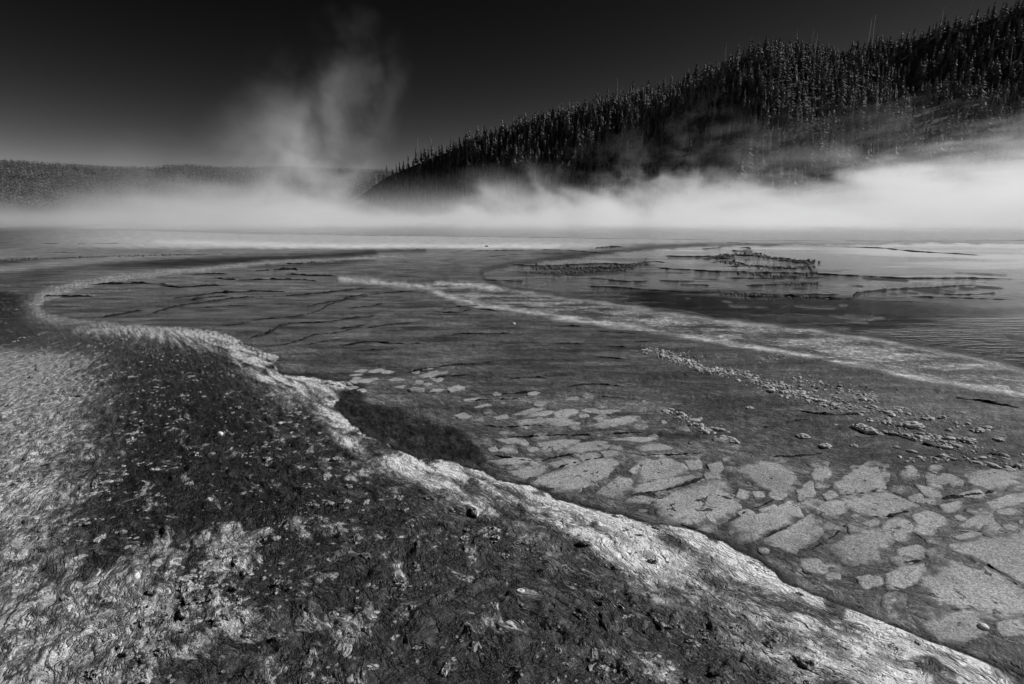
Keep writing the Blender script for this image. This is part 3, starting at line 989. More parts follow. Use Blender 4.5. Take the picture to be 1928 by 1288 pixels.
def steam(name, lo, hi, res, formula, label):
    ng = bpy.data.node_groups.new(name, 'GeometryNodeTree')
    ng.interface.new_socket('Geometry', in_out='OUTPUT', socket_type='NodeSocketGeometry')
    N = NT(ng)
    out = N.n('NodeGroupOutput')
    pos = N.n('GeometryNodeInputPosition')
    X, Y, Z = N.xyz(pos.outputs[0])
    d = formula(N, X, Y, Z)
    vc = N.n('GeometryNodeVolumeCube')
    N.link(d, vc.inputs['Density'])
    vc.inputs['Min'].default_value = lo; vc.inputs['Max'].default_value = hi
    for k, v in zip(('Resolution X', 'Resolution Y', 'Resolution Z'), res): vc.inputs[k].default_value = v
    sm = N.n('GeometryNodeSetMaterial'); sm.inputs['Material'].default_value = M_STEAM
    N.link(vc.outputs[0], sm.inputs[0]); N.link(sm.outputs[0], out.inputs[0])
    vol = bpy.data.volumes.new(name)
    vol.materials.append(M_STEAM)
    o = bpy.data.objects.new(name, vol); COL.objects.link(o)
    md = o.modifiers.new('steam', 'NODES'); md.node_group = ng
    tag(o, label, 'steam', None, 'stuff')
    return o

BIGX = 3.3
def bank(N, X, Y, Z):
    # puffs drawn out along the wind: broad swells, billows, torn edges
    big = N.noise(N.vec(X * .028 + BIGX, Y * .014, Z * .03), 1.0, 2, .5)
    mid = N.noise(N.vec(X * .085 + Z * .05, Y * .022, Z * .12), 1.0, 5, .60, .9)
    fin = N.noise(N.vec(X * .26 + Z * .12, Y * .05, Z * .30), 1.0, 5, .65, .8)
    front_y = (Y + (big - .5) * 46.0).smooth(50, 88); back_y = 1.0 - Y.smooth(120, 156)
    right = X.smooth(0, 85); left = X.smooth(-125, -45)
    H = right * 8.0 + X.smooth(-90, -10) * 1.0 + 3.4 + (big - .5) * (right * 16.0 + X.smooth(-90, -10) * 5.0 + 4.0)
    H = H * (1.0 - .55 * (((X + 15.0) / 15.0).pow(2.0) * -1.0).exp())
    H = H.max(1.6)
    q = Z / H
    low = ((Z / 3.2).pow(1.5) * -1.0).exp() * .9
    puff = (mid + (fin - .5) * .42 - (q * .17 + .33)).max(0) * 4.6
    d = (low * (mid * .8 + .45) * .55 + puff.min(1.0) * (1.0 - q.smooth(1.2, 2.6))) * front_y * back_y * (left * .7 + .3)
    wisp = (fin * .65 + mid * .5 - .585).max(0) * 4.5 * (1.0 - Z.smooth(9, 24)) * X.smooth(-5, 45) * Y.smooth(70, 90) * back_y
    return (d * .065 + wisp * .024 - .0008).max(0)
steam('steam_bank', (-140, 46, 0.12), (140, 158, 26), (400, 80, 76), bank, 'thick white bank of steam lying over the hot spring')

def plume(N, X, Y, Z):
    wx = N.noise(N.vec(X * .05, Y * .05, Z * .05), 1.0, 2) - .5
    cx = Z * .34 - 39.0 + wx * 14.0
    R = Z * .13 + 5.5
    dx = (X - cx) / R
    dy = (Y - 104.0) / 13.0
    n = N.noise(N.vec(X * .085 - Z * .03, Y * .025, Z * .055), 1.0, 6, .62, 1.0)
    body = (((dx * dx) + (dy * dy)) * -1.0).exp()
    up = (1.0 - Z.smooth(0, 44)).pow(2.4) * .75 + .04 * (1.0 - Z.smooth(24, 38))
    side = (((X + 62.0) / 13.0).pow(2.0) * -1.0 - dy * dy).exp() * (1.0 - Z.smooth(2, 20)) * .1
    f2 = N.noise(N.vec(X * .22 - Z * .05, Y * .06, Z * .17), 1.0, 5, .65, 1.2)
    d = (body * up + side) * n.smooth(.38, .62) * (f2.smooth(.34, .62) * .75 + .35)
    return (d * .19 - .0012).max(0)
steam('steam_plume', (-90, 72, 0.15), (20, 136, 52), (170, 46, 90), plume, 'tall thin plume of steam rising left of the hill against the sky')

# ------------------------------------------------------------------ crust plates on the terrace
PLATES = [z8(p) for p in [
 [(80,600),(150,565),(230,545),(300,530),(340,570),(365,600),(372,640),(330,665),(250,695),(170,690),(110,660)],
 [(0,450),(100,445),(165,470),(175,500),(90,520),(0,535)],
 [(0,545),(90,525),(190,512),(205,520),(120,555),(0,570)],
 [(375,490),(440,465),(520,460),(560,490),(590,535),(560,570),(520,580),(470,550),(420,520)],
 [(345,690),(400,665),(480,650),(555,615),(590,640),(570,685),(500,710),(440,745),(380,735)],
 [(480,745),(560,710),(640,660),(680,680),(690,710),(660,750),(590,780),(510,770)],
 [(735,560),(780,505),(850,475),(930,475),(925,520),(910,555),(830,570),(770,580)],
 [(780,600),(850,580),(920,570),(980,595),(1045,625),(980,640),(920,665),(850,655),(800,630)],
 [(650,500),(680,470),(720,480),(725,510),(690,530),(660,525)],
 [(600,560),(650,530),(665,570),(655,610),(620,615),(600,590)],
 [(660,630),(720,605),(770,610),(775,640),(740,670),(690,660)],
 [(720,770),(780,740),(850,715),(910,715),(945,755),(910,790),(890,825),(820,835),(760,815)],
 [(915,690),(970,670),(1025,690),(1020,730),(980,750),(930,735)],
 [(1030,660),(1080,645),(1145,665),(1150,695),(1090,705),(1050,690)],
 [(1200,700),(1260,665),(1330,645),(1330,680),(1360,710),(1290,715),(1230,705)],
 [(1270,625),(1330,600),(1400,580),(1450,575),(1450,612),(1370,635),(1330,638)],
 [(1345,638),(1400,630),(1425,642),(1390,657),(1350,653)],
 [(1010,590),(1060,575),(1065,600),(1030,605)],
 [(1040,545),(1100,555),(1135,580),(1110,600),(1070,580)],
 [(970,790),(1040,770),(1075,790),(1050,820),(990,820)],
 [(940,880),(1000,850),(1060,845),(1065,880),(1040,910),(980,935),(940,920)],
 [(600,830),(660,820),(710,850),(700,880),(630,870)],
 [(1080,890),(1180,830),(1270,842),(1370,892),(1470,950),(1470,1020),(1330,1035),(1180,1000),(1100,960)],
 [(1180,790),(1280,750),(1500,740),(1500,935),(1380,875),(1290,828)],
 [(1060,1070),(1160,1025),(1260,1015),(1290,1080),(1230,1130),(1140,1120)],
 [(1240,500),(1330,490),(1430,500),(1430,540),(1330,560),(1260,540)],
 [(840,690),(890,672),(908,690),(870,705)], [(180,455),(230,450),(240,480),(200,490)], [(265,470),(310,460),(320,490),(280,500)],
 [(430,570),(470,570),(475,590),(440,590)], [(450,640),(510,620),(520,635),(470,648)], [(1180,740),(1260,718),(1290,730),(1220,750)],
 [(1130,620),(1200,605),(1220,630),(1160,650)], [(380,560),(420,575),(400,600),(370,590)], [(690,580),(730,565),(750,585),(710,598)],
 [(1090,520),(1160,505),(1200,525),(1140,540)], [(820,890),(900,880),(920,910),(850,930)], [(1340,1060),(1430,1050),(1450,1100),(1370,1110)],
]] + [z7(p) for p in [
 [(780,485),(860,440),(980,405),(1080,395),(1085,430),(1030,480),(950,515),(870,510)],
 [(1020,530),(1100,470),(1165,475),(1170,510),(1090,545)],
 [(785,330),(870,315),(950,318),(900,350),(830,360)], [(890,355),(960,330),(1060,325),(1070,350),(980,365),(920,372)],
 [(830,410),(900,390),(955,395),(940,420),(870,430)], [(950,378),(1020,368),(1030,385),(970,400)], [(620,315),(700,310),(730,320),(670,335)],
 [(700,240),(780,230),(860,232),(800,250),(720,255)], [(990,260),(1080,235),(1150,220),(1185,225),(1150,250),(1060,265)],
 [(690,215),(770,190),(810,192),(760,215)], [(850,210),(900,195),(955,200),(920,225),(860,228)], [(450,220),(490,210),(520,222),(490,235)],
 [(610,225),(660,215),(670,228),(630,237)], [(1150,440),(1200,405),(1185,460)], [(670,440),(760,420),(820,420),(810,445),(740,470),(700,460)],
 [(600,400),(690,385),(760,395),(720,415),(640,415)], [(980,205),(1060,195),(1110,200),(1050,215)], [(1080,315),(1170,305),(1280,310),(1200,325)],
 [(1040,365),(1090,357),(1110,370),(1060,388)], [(740,350),(780,345),(790,360),(760,365)], [(590,350),(620,345),(630,360),(600,365)],
 [(1180,345),(1260,335),(1340,350),(1280,360),(1200,360)], [(370,80),(400,68),(415,76),(390,88)], [(190,78),(225,68),(240,76),(210,84)],
 [(110,45),(150,30),(180,35),(140,50)], [(300,62),(360,45),(470,28),(430,48),(340,68)], [(530,185),(590,172),(600,180),(550,190)], [(210,108),(260,100),(250,112)],
]]
prs = np.random.default_rng(31)
for _ in range(46):        # the small flakes where the plates break up
    k = prs.random()
    if k < .45: c = (prs.uniform(660, 860), prs.uniform(692, 742)); w, hh = prs.uniform(6, 16), prs.uniform(2, 4.5)
    elif k < .75: c = (prs.uniform(860, 1220), prs.uniform(738, 800)); w, hh = prs.uniform(10, 26), prs.uniform(2.5, 5)
    else: c = (prs.uniform(1300, 1900), prs.uniform(875, 985)); w, hh = prs.uniform(8, 18), prs.uniform(5, 10)
    PLATES.append([(c[0] + w * math.cos(a) * prs.uniform(.7, 1.2) + hh * .8 * math.sin(a), c[1] + hh * math.sin(a) * prs.uniform(.7, 1.2) - .12 * w * math.cos(a)) for a in np.linspace(0, 6.28, 8)[:-1]])

ZONE = [(900,735),(1200,748),(1450,865),(1928,885),(2000,1230),(1800,1200),(1500,1065),(1300,985),(1100,935),(960,890),(880,800)]
N_MAIN = len(PLATES)
fill = []
tries = 0
while len(fill) < 80 and tries < 6000:
    tries += 1
    c = (prs.uniform(870, 1960), prs.uniform(740, 1200))
    sc_ = np.interp(c[1], [740, 1200], [.45, 1.25])
    w = prs.uniform(10, 30) * sc_; hh = w * prs.uniform(.35, .6)
    if not inside(np.array([c[0]]), np.array([c[1]]), ZONE)[0]: continue
    if any(abs(c[0] - f_[0]) < (w + f_[2]) * .95 and abs(c[1] - f_[1]) < (hh + f_[3]) * .95 for f_ in fill): continue
    if any(inside(np.array([c[0], c[0] + w * .7, c[0] - w * .7]), np.array([c[1], c[1], c[1]]), q).any() for q in PLATES[:N_MAIN]): continue
    fill.append((c[0], c[1], w, hh))
    PLATES.append([(c[0] + w * math.cos(a) * prs.uniform(.6, 1.35) + hh * .5 * math.sin(a), c[1] + hh * math.sin(a) * prs.uniform(.75, 1.25) - .1 * w * math.cos(a)) for a in np.linspace(0, 6.28, 7)[:-1]])

def crust_material():
    m, N, P, O = material('sinter_crust')
    geo = N.n('ShaderNodeNewGeometry'); pos = geo.outputs['Position']
    e = N.attr('edge')
    g1 = N.noise(pos, 95, 5, .75); g2 = N.noise(pos, 13, 6, .7); g3 = N.noise(pos, 2.2, 2); g4 = N.noise(pos, 3.6, 3)
    lip = (e + (g2 - .5) * 1.5 + (g4 - .5) * 1.6).smooth(.08, .68)
    col = (g1.smooth(.32, .68) * .42 + .12) * (g2 * .8 + .55) * (g3 * 1.3 + .32)
    dark = (g2.smooth(.35, .7) * .15 + .06) * (g1 * 1.6 + .3)
    N.link(N.grey(lip.mix(dark, col)), P.inputs['Base Color'])
    P.inputs['Roughness'].default_value = .75; P.inputs['Specular IOR Level'].default_value = .25
    N.link(bump(N, g1 * .004 + g2 * .010, 1.0, 1.0), P.inputs['Normal'])
    return m
M_CRUST = crust_material()

for n_plate, poly in enumerate(PLATES):
    W = np.array([G(*p) for p in poly])
    c = W.mean(0)
    size_ = np.sqrt(np.mean(np.sum((W - c) ** 2, 1)))
    C = catmull(list(W) + [W[0]], 6)[:-1]
    C = .55 * C + .45 * np.vstack([np.linspace(W[i], W[(i + 1) % len(W)], 7)[:-1] for i in range(len(W))])
    off = C - c
    ln = np.linalg.norm(off, axis=1)
    wob = 1.04 + .16 * fbm(C[:, 0] * 3 / size_ * .5, C[:, 1] * 3 / size_ * .5, 3, 7) + .10 * fbm(C[:, 0] * 22, C[:, 1] * 22, 3, 8)
    off = off * wob[:, None] * 1.06
    gz = np.array([ground_z(*q) for q in C[::4]])
    zb = float(np.median(gz))
    th = .003
    strong = 1.0 if n_plate < N_MAIN else float(prs.uniform(.25, .5))
    rings = [(1.2, -.012, 0), (1.1, -.001, .0), (.98, th * .7, .22), (.84, th, .55), (.62, th * 1.02, .9), (.25, th * 1.02, 1)]
    vv = []; ed = []
    for s_, zz, e_ in rings:
        q = c + off * s_
        gq = np.array([ground_z(*w_) for w_ in q])
        vv.append(np.column_stack([q, .45 * zb + .55 * gq + zz + (.002 * fbm(q[:, 0] * 9, q[:, 1] * 9, 3, 9) if zz > 0 else 0) * np.ones(len(q))]))
        ed.append(np.full(len(q), e_ * strong))
    n_ = len(C)
    v = np.vstack(vv + [[(c[0], c[1], zb + th)]]); ed = np.concatenate(ed + [[1.0]])
    fcs = []
    for k in range(len(rings) - 1):
        for i in range(n_):
            j = (i + 1) % n_
            fcs.append((k * n_ + i, k * n_ + j, (k + 1) * n_ + j, (k + 1) * n_ + i))
    for i in range(n_):
        fcs.append(((len(rings) - 1) * n_ + i, (len(rings) - 1) * n_ + (i + 1) % n_, len(v) - 1))
    me = bpy.data.meshes.new('crust_plate'); me.from_pydata([tuple(q) for q in v], [], fcs)
    me.polygons.foreach_set('use_smooth', np.full(len(me.polygons), True)); me.update()
    area = sum(C[i][0] * C[(i + 1) % n_][1] - C[(i + 1) % n_][0] * C[i][1] for i in range(n_))
    if area < 0: me.flip_normals()
    add_attr(me, 'edge', ed)
    new_obj('crust_plate', me, terrace, M_CRUST)

# ------------------------------------------------------------------ ledges (dark lips of the terraces) and pale ridges
M_LEDGE = simple_mat('dark_sinter_lip', .013, .8, .8, 14.0, .12, 1.0, 40.0, .02)
M_RIDGE = simple_mat('pale_mat_ridge', .06, .8, .7, 16.0, .2, 1.0, 50.0, .02)
def ledge(name, pts, wpx, hgt, mat, parent, lump=.9, gap=0.0):
    W = catmull([G(*p) for p in pts], 10)
    seg = np.linalg.norm(np.diff(W, axis=0), axis=1); L = np.concatenate([[0], np.cumsum(seg)])
    r = float(np.linalg.norm(W.mean(0)))
    step = max(.012, r * .0019)
    n = int(np.clip(L[-1] / step, 12, 420))
    s_ = np.linspace(0, L[-1], n)
    C = np.column_stack([np.interp(s_, L, W[:, 0]), np.interp(s_, L, W[:, 1])])
    k_ = 1.0 / (step * 9)
    T = np.gradient(C, axis=0); T /= np.linalg.norm(T, axis=1)[:, None] + 1e-9
    Nn = np.column_stack([-T[:, 1], T[:, 0]])
    # px of depth: a lip wpx high in the picture is mostly its height
    wd = 1.9 * wpx * r / FPX
    C = C + Nn * (wd * 1.6 * fbm(s_ * k_ * .35, s_ * 0 + r, 3, 5))[:, None]
    amp = np.clip(.62 + lump * 1.2 * fbm(s_ * k_, s_ * 0 + r * 3.1, 3, 6), .38, 1.6)
    if gap: amp *= np.where(fbm(s_ * k_ * .25, s_ * 0 + r * 1.7, 2, 16) > -gap, 1, .05)
    taper = np.clip(np.minimum(s_, L[-1] - s_) / (L[-1] * .12 + 1e-6), .05, 1)
    amp *= taper
    H = 1.25 * hgt * wd * amp; Wd = .6 * wd * (1.0 + 1.0 * amp)
    z0 = np.array([ground_z(*q) for q in C])
    prof = [(-1.0, -.15), (-.55, .55), (-.1, 1.0), (.35, .85), (1.0, -.15)]
    vv = []
    for a_, b_ in prof:
        jx = .35 * fbm(s_ * k_ * 2.2, s_ * 0 + a_ * 5, 2, 12)
        q = C + Nn * (Wd * (a_ + jx))[:, None]
        vv.append(np.column_stack([q, z0 + H * b_ * (1 + .5 * fbm(s_ * k_ * 2.5, s_ * 0 + a_ * 9, 2, 13)) - .004]))
    V_ = np.vstack(vv); i = np.arange(n - 1)
    f = np.vstack([np.stack([k * n + i, k * n + i + 1, (k + 1) * n + i + 1, (k + 1) * n + i], 1) for k in range(len(prof) - 1)])
    me = np_mesh(name, V_, f, False)
    return new_obj(name, me, parent, mat)
LS = [(z2([(560,262),(750,255),(950,252),(1150,252),(1300,262),(1420,268)]), 1.6), (z2([(1320,240),(1400,235),(1465,235)]), 2.4), (z2([(860,320),(1000,332),(1110,330),(1250,322),(1400,320),(1500,325),(1620,310),(1730,320)]), 2.0),
 (z2([(930,365),(1050,370),(1200,365),(1330,360),(1500,352)]), 2.0), (z2([(1100,345),(1250,342),(1400,343),(1560,338)]), 2.2), (z2([(1620,340),(1750,350),(1928,355)]), 1.6), (z2([(720,402),(850,408),(960,410)]), 1.2),
 (z2([(1290,395),(1380,402),(1500,412),(1600,410)]), 1.3), (z2([(1640,405),(1740,410),(1850,410)]), 1.2), (z2([(1250,435),(1400,440),(1600,455),(1750,465),(1928,475)]), 1.4), (z2([(1680,280),(1800,282),(1928,285)]), 1.3),
 (z2([(730,290),(900,275),(1100,270),(1230,272)]), .9),
 (z3([(0,300),(120,305),(250,315),(400,318),(550,322),(700,325),(850,330),(1000,338),(1150,345),(1300,352),(1500,352),(1700,352),(1928,358)]), 2.0), (z3([(890,185),(1000,185),(1150,190),(1300,205),(1400,212),(1580,222),(1720,232)]), 1.3),
 (z3([(0,235),(200,235),(320,231)]), 1.6), (z3([(405,190),(435,188),(470,192)]), 1.4), (z3([(360,204),(420,206),(480,205)]), 1.3), (z3([(420,218),(480,216),(530,221)]), 1.5), (z3([(380,229),(460,231),(560,233)]), 1.5), (z3([(520,243),(600,245),(690,247)]), 1.5), (z3([(600,257),(700,258),(790,261)]), 1.4), (z3([(690,268),(760,269),(820,268)]), 1.3), (z3([(300,290),(450,288),(600,295),(720,298),(800,272)]), 1.8), (z3([(230,270),(350,262),(450,280),(550,290)]), 1.6), (z3([(430,392),(600,385),(740,380),(820,380)]), 1.8),
 (z3([(320,350),(500,352),(700,350),(880,348)]), 1.6), (z3([(250,430),(400,438),(550,440),(700,450),(850,460),(1000,460),(1050,430),(1250,410),(1450,400),(1700,385)]), 2.6), (z3([(400,445),(560,452),(750,440),(950,440)]), 2.2), (z3([(200,195),(280,190),(330,180)]), 1.0),
 (z3([(0,365),(150,368)]), 1.2), (z3([(80,385),(250,388)]), 1.2), (z3([(330,160),(420,165),(490,172)]), 1.0), (z3([(1440,432),(1600,440),(1800,430)]), 1.4), (z3([(250,240),(320,238),(380,230)]), 2.6), (z3([(500,320),(560,330),(520,345)]), 2.0),
 (z3([(200,250),(300,246),(400,250)]), 1.6), (z3([(1100,480),(1300,478),(1500,490)]), 1.2), (z3([(1300,450),(1500,455),(1700,462),(1900,470)]), 1.4)]
for p in LT: ledge('terrace_lip', p, float(prs.uniform(1.0, 1.9)) * (1.25 if p[0][1] > 740 else 1.0), .85, M_LEDGE, terrace, gap=.45)
for p, w in LS: ledge('terrace_lip', p, w * .6, .7, M_LEDGE, shallow, 1.0, gap=.5)
FAR_LINES = [(z1([(0,662),(100,658),(200,655),(400,648),(620,640)]), 1.3), (z1([(620,640),(900,633),(1200,630),(1500,628),(1900,628)]), 1.0), (z1([(240,620),(310,622),(420,616)]), 1.0), (z1([(200,574),(420,577),(620,573),(740,575)]), .8),
             (z2([(0,268),(60,268),(140,266)]), 1.0), (z2([(320,310),(355,314)]), 1.2), (z2([(390,246),(410,245)]), 1.6), (z2([(1045,216),(1100,216)]), 1.0), (z2([(750,232),(770,232)]), 1.8)]
for p, w in FAR_LINES: ledge('sinter_lip', p, w * .5, .6, M_LEDGE, ground, 1.1, gap=.1)
VE = [z3(p) for p in [[(760,540),(850,580),(930,590),(1000,572)], [(1000,572),(940,550),(880,530)], [(880,530),(940,525),(1020,505),(1100,497)], [(745,535),(790,505)], [(1000,575),(1080,580),(1120,545),(1145,540)], [(980,630),(1010,600),(1000,575)],
 [(640,625),(750,605),(870,590)], [(1050,600),(1180,590),(1230,560),(1340,525)], [(390,550),(430,530),(520,515),(560,520),(520,490)], [(610,520),(680,490),(780,480)], [(170,490),(210,520),(250,555),(280,580)], [(1430,540),(1480,555),(1530,570)],
 [(1440,545),(1520,520),(1590,515)], [(1640,575),(1700,630),(1640,636),(1590,640),(1620,670)], [(1310,685),(1330,655),(1350,630)], [(1680,795),(1780,780),(1840,740),(1928,730)], [(1720,578),(1810,576),(1900,570)], [(0,495),(60,485),(140,478)], [(1180,640),(1260,600),(1300,590)]]]
for k, p in enumerate(VE): ledge('mat_ridge', p, 2.2 if k == 15 else 1.0, .25, M_RIDGE, shallow, .5)

# ------------------------------------------------------------------ pebbles, clumps and stones
def ico(sub=1):
    t = (1 + 5 ** .5) / 2
    v = np.array([(-1,t,0),(1,t,0),(-1,-t,0),(1,-t,0),(0,-1,t),(0,1,t),(0,-1,-t),(0,1,-t),(t,0,-1),(t,0,1),(-t,0,-1),(-t,0,1)], float)
    v /= np.linalg.norm(v, axis=1)[:, None]
    f = [(0,11,5),(0,5,1),(0,1,7),(0,7,10),(0,10,11),(1,5,9),(5,11,4),(11,10,2),(10,7,6),(7,1,8),(3,9,4),(3,4,2),(3,2,6),(3,6,8),(3,8,9),(4,9,5),(2,4,11),(6,2,10),(8,6,7),(9,8,1)]
    v = list(map(tuple, v))
    for _ in range(sub):
        cache = {}; nf = []
        def mid(a, b):
            k = (min(a, b), max(a, b))
            if k not in cache:
                q = np.array(v[a]) + np.array(v[b]); q /= np.linalg.norm(q)
                v.append(tuple(q)); cache[k] = len(v) - 1
            return cache[k]
        for a, b, c in f:
            ab, bc, ca = mid(a, b), mid(b, c), mid(c, a)
            nf += [(a, ab, ca), (b, bc, ab), (c, ca, bc), (ab, bc, ca)]
        f = nf
    return np.array(v), np.array(f)
I0, I1, I2 = ico(0), ico(1), ico(2)
def rough(base, seed, amt, fx=1.6, ridged=False):
    v, f = base
    n_ = fbm(v[:, 0] * fx + seed, v[:, 1] * fx + v[:, 2] * fx * .7, 3, seed)
    if ridged: n_ = .5 - np.abs(n_) * 2.2
    return v * (1 + amt * n_)[:, None], f
M_PEB = simple_mat('sinter_pebbles', .38, .7, .75, 30.0, .3)
M_DPEB = simple_mat('dark_sinter_pebbles', .10, .7, .6, 8.0, .3)
m, N, P, O = material('pale_mat_scrap')
geo = N.n('ShaderNodeNewGeometry')
q1 = N.noise(geo.outputs['Position'], 75.0, 5, .7); q2 = N.noise(geo.outputs['Position'], 28.0, 3, .6)
oi = N.n('ShaderNodeObjectInfo')
N.link(N.grey((q1 + (q2 - .5) * .8).smooth(.36, .62) * (S(N.nt, oi.outputs['Random']) * .4 + .22) + .025), P.inputs['Base Color'])
P.inputs['Roughness'].default_value = .4; P.inputs['Specular IOR Level'].default_value = .5
N.link(bump(N, q1, 1.0, .012), P.inputs['Normal'])
M_CLUMP = m
M_STONE = simple_mat('white_stone', .62, .6, .25, 60.0, .4, .6, 160.0, .004)

def along(pts, n, wpx, rg):
    P_ = catmull(pts, 8)
    s_ = rg.uniform(0, len(P_) - 1.001, n); i = s_.astype(int); t = (s_ - i)[:, None]
    q = P_[i] * (1 - t) + P_[i + 1] * t
    return q[:, 0] + rg.normal(0, wpx * 1.2, n), q[:, 1] + rg.standard_t(3, n) * wpx * .40
def joined(items, base_list, rg):
    vv, ff, o_ = [], [], 0
    for (x_, y_, s_, fl_) in items:
        v, f = base_list[rg.integers(0, len(base_list))]
        a_ = rg.uniform(0, 6.28); c_, n_ = math.cos(a_), math.sin(a_)
        ex = rg.uniform(.75, 1.5)
        q = np.column_stack([(v[:, 0] * c_ * ex - v[:, 1] * n_) * s_ + x_, (v[:, 0] * n_ * ex + v[:, 1] * c_) * s_ + y_, v[:, 2] * s_ * fl_ + ground_z(x_, y_) + s_ * fl_ * rg.uniform(-.1, .4)])
        vv.append(q); ff.append(f + o_); o_ += len(v)
    return np_mesh('pieces', np.vstack(vv), np.vstack(ff), False)
PEB = [rough(I0, k, .45, 2.2) for k in range(8)]
groups = [(z8([(30,35),(100,60),(180,75),(240,110),(380,130),(450,160),(560,190),(680,230),(800,258)]), 1054, 9), (z8([(90,62),(150,72),(195,82)]), 289, 4), (z8([(210,105),(300,122),(370,118)]), 323, 6), (z8([(460,75),(540,70)]), 30, 4),
          (z8([(560,140),(650,165),(760,185),(850,212),(870,240)]), 323, 10), (z8([(900,310),(1000,330),(1080,370),(1160,390),(1250,410),(1440,470)]), 340, 14), (z8([(80,270),(180,290),(250,335),(300,340)]), 153, 6), (z8([(330,362),(380,390)]), 30, 3),
          (z8([(1000,450),(1200,452),(1440,490)]), 102, 6), (z8([(680,240),(850,270),(1000,275),(1150,310),(1300,340)]), 289, 12), (z8([(480,170),(600,205),(700,245)]), 260, 5)]
big = []
small = []
for pts, n_, w_ in groups:
    ax, ay = along(pts, n_, w_, prs)
    for u_, v_ in zip(ax, ay):
        X_, Y_ = G(u_, v_)
        s_ = float(np.clip(prs.lognormal(math.log(.0085), .52), .0035, .032))
        (big if s_ > .014 else small).append((X_, Y_, s_, prs.uniform(.35, .75)))
big.sort(key=lambda q: -q[2] / math.hypot(q[0], q[1]))
peb_me = []
for k in range(8):
    v, f = rough(I1, k + 20, .4, 1.8)
    me = np_mesh('pebble', v, f, False); me.materials.append(M_PEB); peb_me.append(me)
for (x_, y_, s_, f_) in big[:220]:
    o = new_obj('pebble', peb_me[prs.integers(0, 8)], terrace)
    o.location = (x_, y_, ground_z(x_, y_) + s_ * f_ * prs.uniform(-.05, .35)); o.scale = (s_ * prs.uniform(.9, 2.0), s_, s_ * f_); o.rotation_euler = (0, 0, prs.uniform(0, 6.28))
o = new_obj('small_pebbles', joined(small + big[220:], PEB, prs), terrace, M_PEB); o['kind'] = 'stuff'
dk = []
for pts, n_, w_ in [(z2([(1000,338),(1150,345),(1300,340),(1450,335),(1600,318)]), 420, 3.2), (z2([(930,365),(1100,370),(1300,362),(1500,350)]), 220, 2.0), (z3([(250,240),(400,225),(520,235),(700,258),(820,268)]), 240, 3.2), (z3([(300,262),(450,285),(600,295),(800,290)]), 160, 3),
                    (z3([(400,318),(550,335),(700,340),(820,320)]), 130, 3), (z3([(560,385),(700,382),(820,380)]), 70, 1.5), (z3([(300,432),(500,442),(700,450),(980,462)]), 240, 3.5), (z1([(0,662),(200,655),(400,648),(620,640),(1000,632)]), 180, .9), (z1([(1480,690),(1640,672),(1760,672)]), 60, 1.2), (z2([(1330,242),(1460,236)]), 50, 1.2)]:
    ax, ay = along(pts, n_, w_, prs)
    for u_, v_ in zip(ax, ay):
        X_, Y_ = G(u_, v_); r_ = math.hypot(X_, Y_)
        dk.append((X_, Y_, float(np.clip(prs.lognormal(math.log(.0012), .4), .0006, .0024)) * r_, prs.uniform(.5, .9)))
o = new_obj('small_pebbles', joined(dk, PEB, prs), shallow, M_DPEB); o['kind'] = 'stuff'

# knobbly sinter clumps lying among the pebbles
cl_me = []
for k in range(6):
    v, f = rough(I2, k + 40, .55, 2.6, True)
    me = np_mesh('sinter_clump', v, f, False); me.materials.append(M_PEB); cl_me.append(me)
for u_, v_, w_, h_, rt in [(835,335,40,18,-.5),(870,350,40,14,-.6),(900,358,26,10,-.4),(705,402,30,14,.1),(970,405,15,8,0),(1030,330,46,10,-.3),(990,328,24,10,.2),(1165,345,16,14,.8),(1075,370,26,10,-.2),(620,367,34,10,-.1),(940,313,14,8,0),(985,262,16,6,0),
                         (1145,440,24,9,-.2),(1110,500,14,8,-.5),(1390,490,16,8,0),(1310,335,18,10,.3),(1240,385,30,10,-.3),(1350,380,22,8,0),(1280,350,20,8,0),(420,258,22,6,0),(740,322,12,6,.3),(810,400,18,10,0)]:
    (X_, Y_), = [G(*p) for p in z8([(u_, v_)])]
    r_ = math.hypot(X_, Y_); s_ = w_ / 1.988 / FPX * r_ * .62
    o = new_obj('sinter_clump', cl_me[prs.integers(0, 6)], terrace)
    o.location = (X_, Y_, ground_z(X_, Y_) + s_ * .12); o.scale = (s_, s_ * .75, s_ * .38); o.rotation_euler = (0, 0, rt)

# scraps of pale mat torn up in the stream bed
def scrap(seed, rings=6, n=16):
    rg = np.random.default_rng(seed)
    th_ = np.arange(n) / n * 2 * np.pi
    out = 1 + .45 * fbm(np.cos(th_) * 1.7 + seed, np.sin(th_) * 1.7, 3, seed) * 1.6
    vv = []
    for k in range(1, rings + 1):
        q = k / rings
        xx = np.cos(th_) * q * out; yy = np.sin(th_) * q * out
        fold = (1 - np.abs(fbm(xx * 1.9 + seed, yy * 2.6, 3, seed + 5)) * 3.0) * .75 + .7 * fbm(xx * 4, yy * 4, 3, seed + 9)
        zz = fold * (1 - q ** 4 * .6) + .1
        if k == rings: zz = np.full(n, -.5)
        vv.append(np.column_stack([xx + .1 * fbm(xx * 3, yy * 3, 2, seed), yy, zz]))
    v = np.vstack(vv + [[(0, 0, .6)]])
    f = []
    for k in range(rings - 1):
        for i in range(n):
            j = (i + 1) % n
            f += [(k * n + i, (k + 1) * n + i, (k + 1) * n + j), (k * n + i, (k + 1) * n + j, k * n + j)]
    for i in range(n): f.append((len(v) - 1, i, (i + 1) % n))
    return v, np.array(f)
SCRAPS = [scrap(k + 60) for k in range(10)]
sc_me = []
for v, f in SCRAPS:
    me = np_mesh('mat_scrap', v, f, False); me.materials.append(M_CLUMP); sc_me.append(me)
cand = []
N_ = 90000
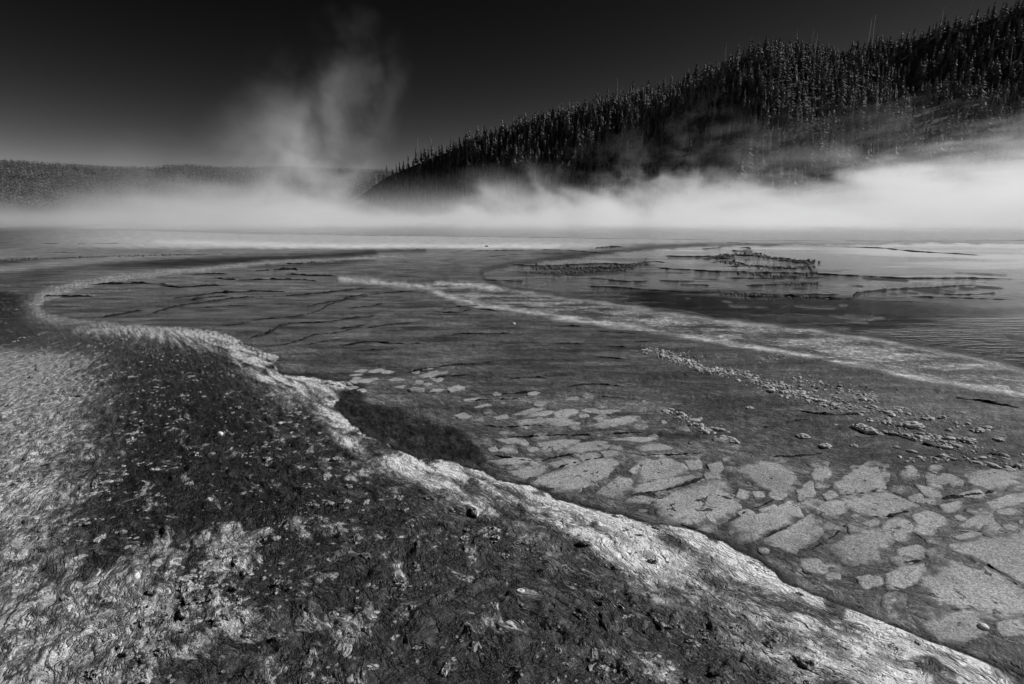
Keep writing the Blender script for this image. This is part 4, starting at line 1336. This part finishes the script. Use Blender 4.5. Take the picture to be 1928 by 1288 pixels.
X_ = prs.uniform(-12, 3.4, N_); Y_ = prs.uniform(1.75, 11.5, N_)
u_, v_ = survey(X_, Y_)
ins = inside(u_, v_, STREAM) & (u_ > -120) & (u_ < 2050)
clus = fbm(X_ * 1.5, Y_ * 1.5, 3, 77) + .9 * fbm(X_ * 6, Y_ * 6, 2, 78)
wgt = sstep(.0, .6, clus) * np.clip(2.4 / np.hypot(X_, Y_), .12, 1) ** 1.2 + .015
dR_ = stroke_dist(u_, v_, BAND_R)
wgt *= np.where(dR_ < np.interp(v_, [600, 800, 1288], [20, 50, 130]), .12, 1)
ok = ins & (prs.random(N_) < wgt * 1.9)
X_, Y_ = X_[ok], Y_[ok]
ln_ = np.clip(prs.lognormal(math.log(.0125), .55, len(X_)), .0045, .040)
order = np.argsort(-ln_ / np.hypot(X_, Y_))
fdd, fss, ftt = poly_dist(X_, Y_, FLOW)
ti = np.gradient(FLOW, axis=0); ang_flow = math.atan2(-1, 1.4)
rest_ = []
for n_, i in enumerate(order):
    s_ = float(ln_[i])
    if n_ < 280:
        o = new_obj('mat_scrap', sc_me[prs.integers(0, 10)], stream_bed)
        o.location = (X_[i], Y_[i], ground_z(X_[i], Y_[i]) + s_ * prs.uniform(-.06, .06))
        o.scale = (s_ * prs.uniform(.9, 1.9), s_ * prs.uniform(.45, .85), s_ * prs.uniform(.22, .38))
        o.rotation_euler = (prs.uniform(-.2, .2), prs.uniform(-.2, .2), ang_flow + prs.normal(0, .7))
    elif n_ < 5200:
        rest_.append((X_[i], Y_[i], s_ * .8, prs.uniform(.2, .35)))
SC = [scrap(k + 90, 3, 8) for k in range(8)]
o = new_obj('small_mat_scraps', joined(rest_, SC, prs), stream_bed, M_CLUMP); o['kind'] = 'stuff'

# single stones
def stone(pxy, w, d, hh, seed, label, ring=False, rot=0.0):
    v, f = rough(I2, seed, .18, 1.3)
    if ring:                       # worn hollow in the top
        rr = np.hypot(v[:, 0] + .15, v[:, 1])
        v = v.copy(); v[:, 2] -= np.where(v[:, 2] > 0, .75 * np.clip(1 - (rr / .62) ** 2, 0, 1), 0)
    me = np_mesh('stone', v * np.array([w, d, hh]), f, True); me.materials.append(M_STONE)
    x_, y_ = G(*pxy)
    o = new_obj('stone', me); o.location = (x_, y_, ground_z(x_, y_) + hh * .5); o.rotation_euler = (0, 0, rot)
    tag(o, label, 'stone')
    return o
stone((415, 821), .027, .022, .022, 3, 'bright white stone lying alone on the dark stream bed')
stone((980, 1113), .021, .018, .010, 4, 'small oval pale stone with a hollow top in the dark foreground', True)
stone((1851, 1183), .022, .020, .012, 5, 'white pebble on the grey crust near the lower right corner')
stone((967, 612), .035, .03, .022, 6, 'lone pale pebble on the plain grey middle of the terrace')
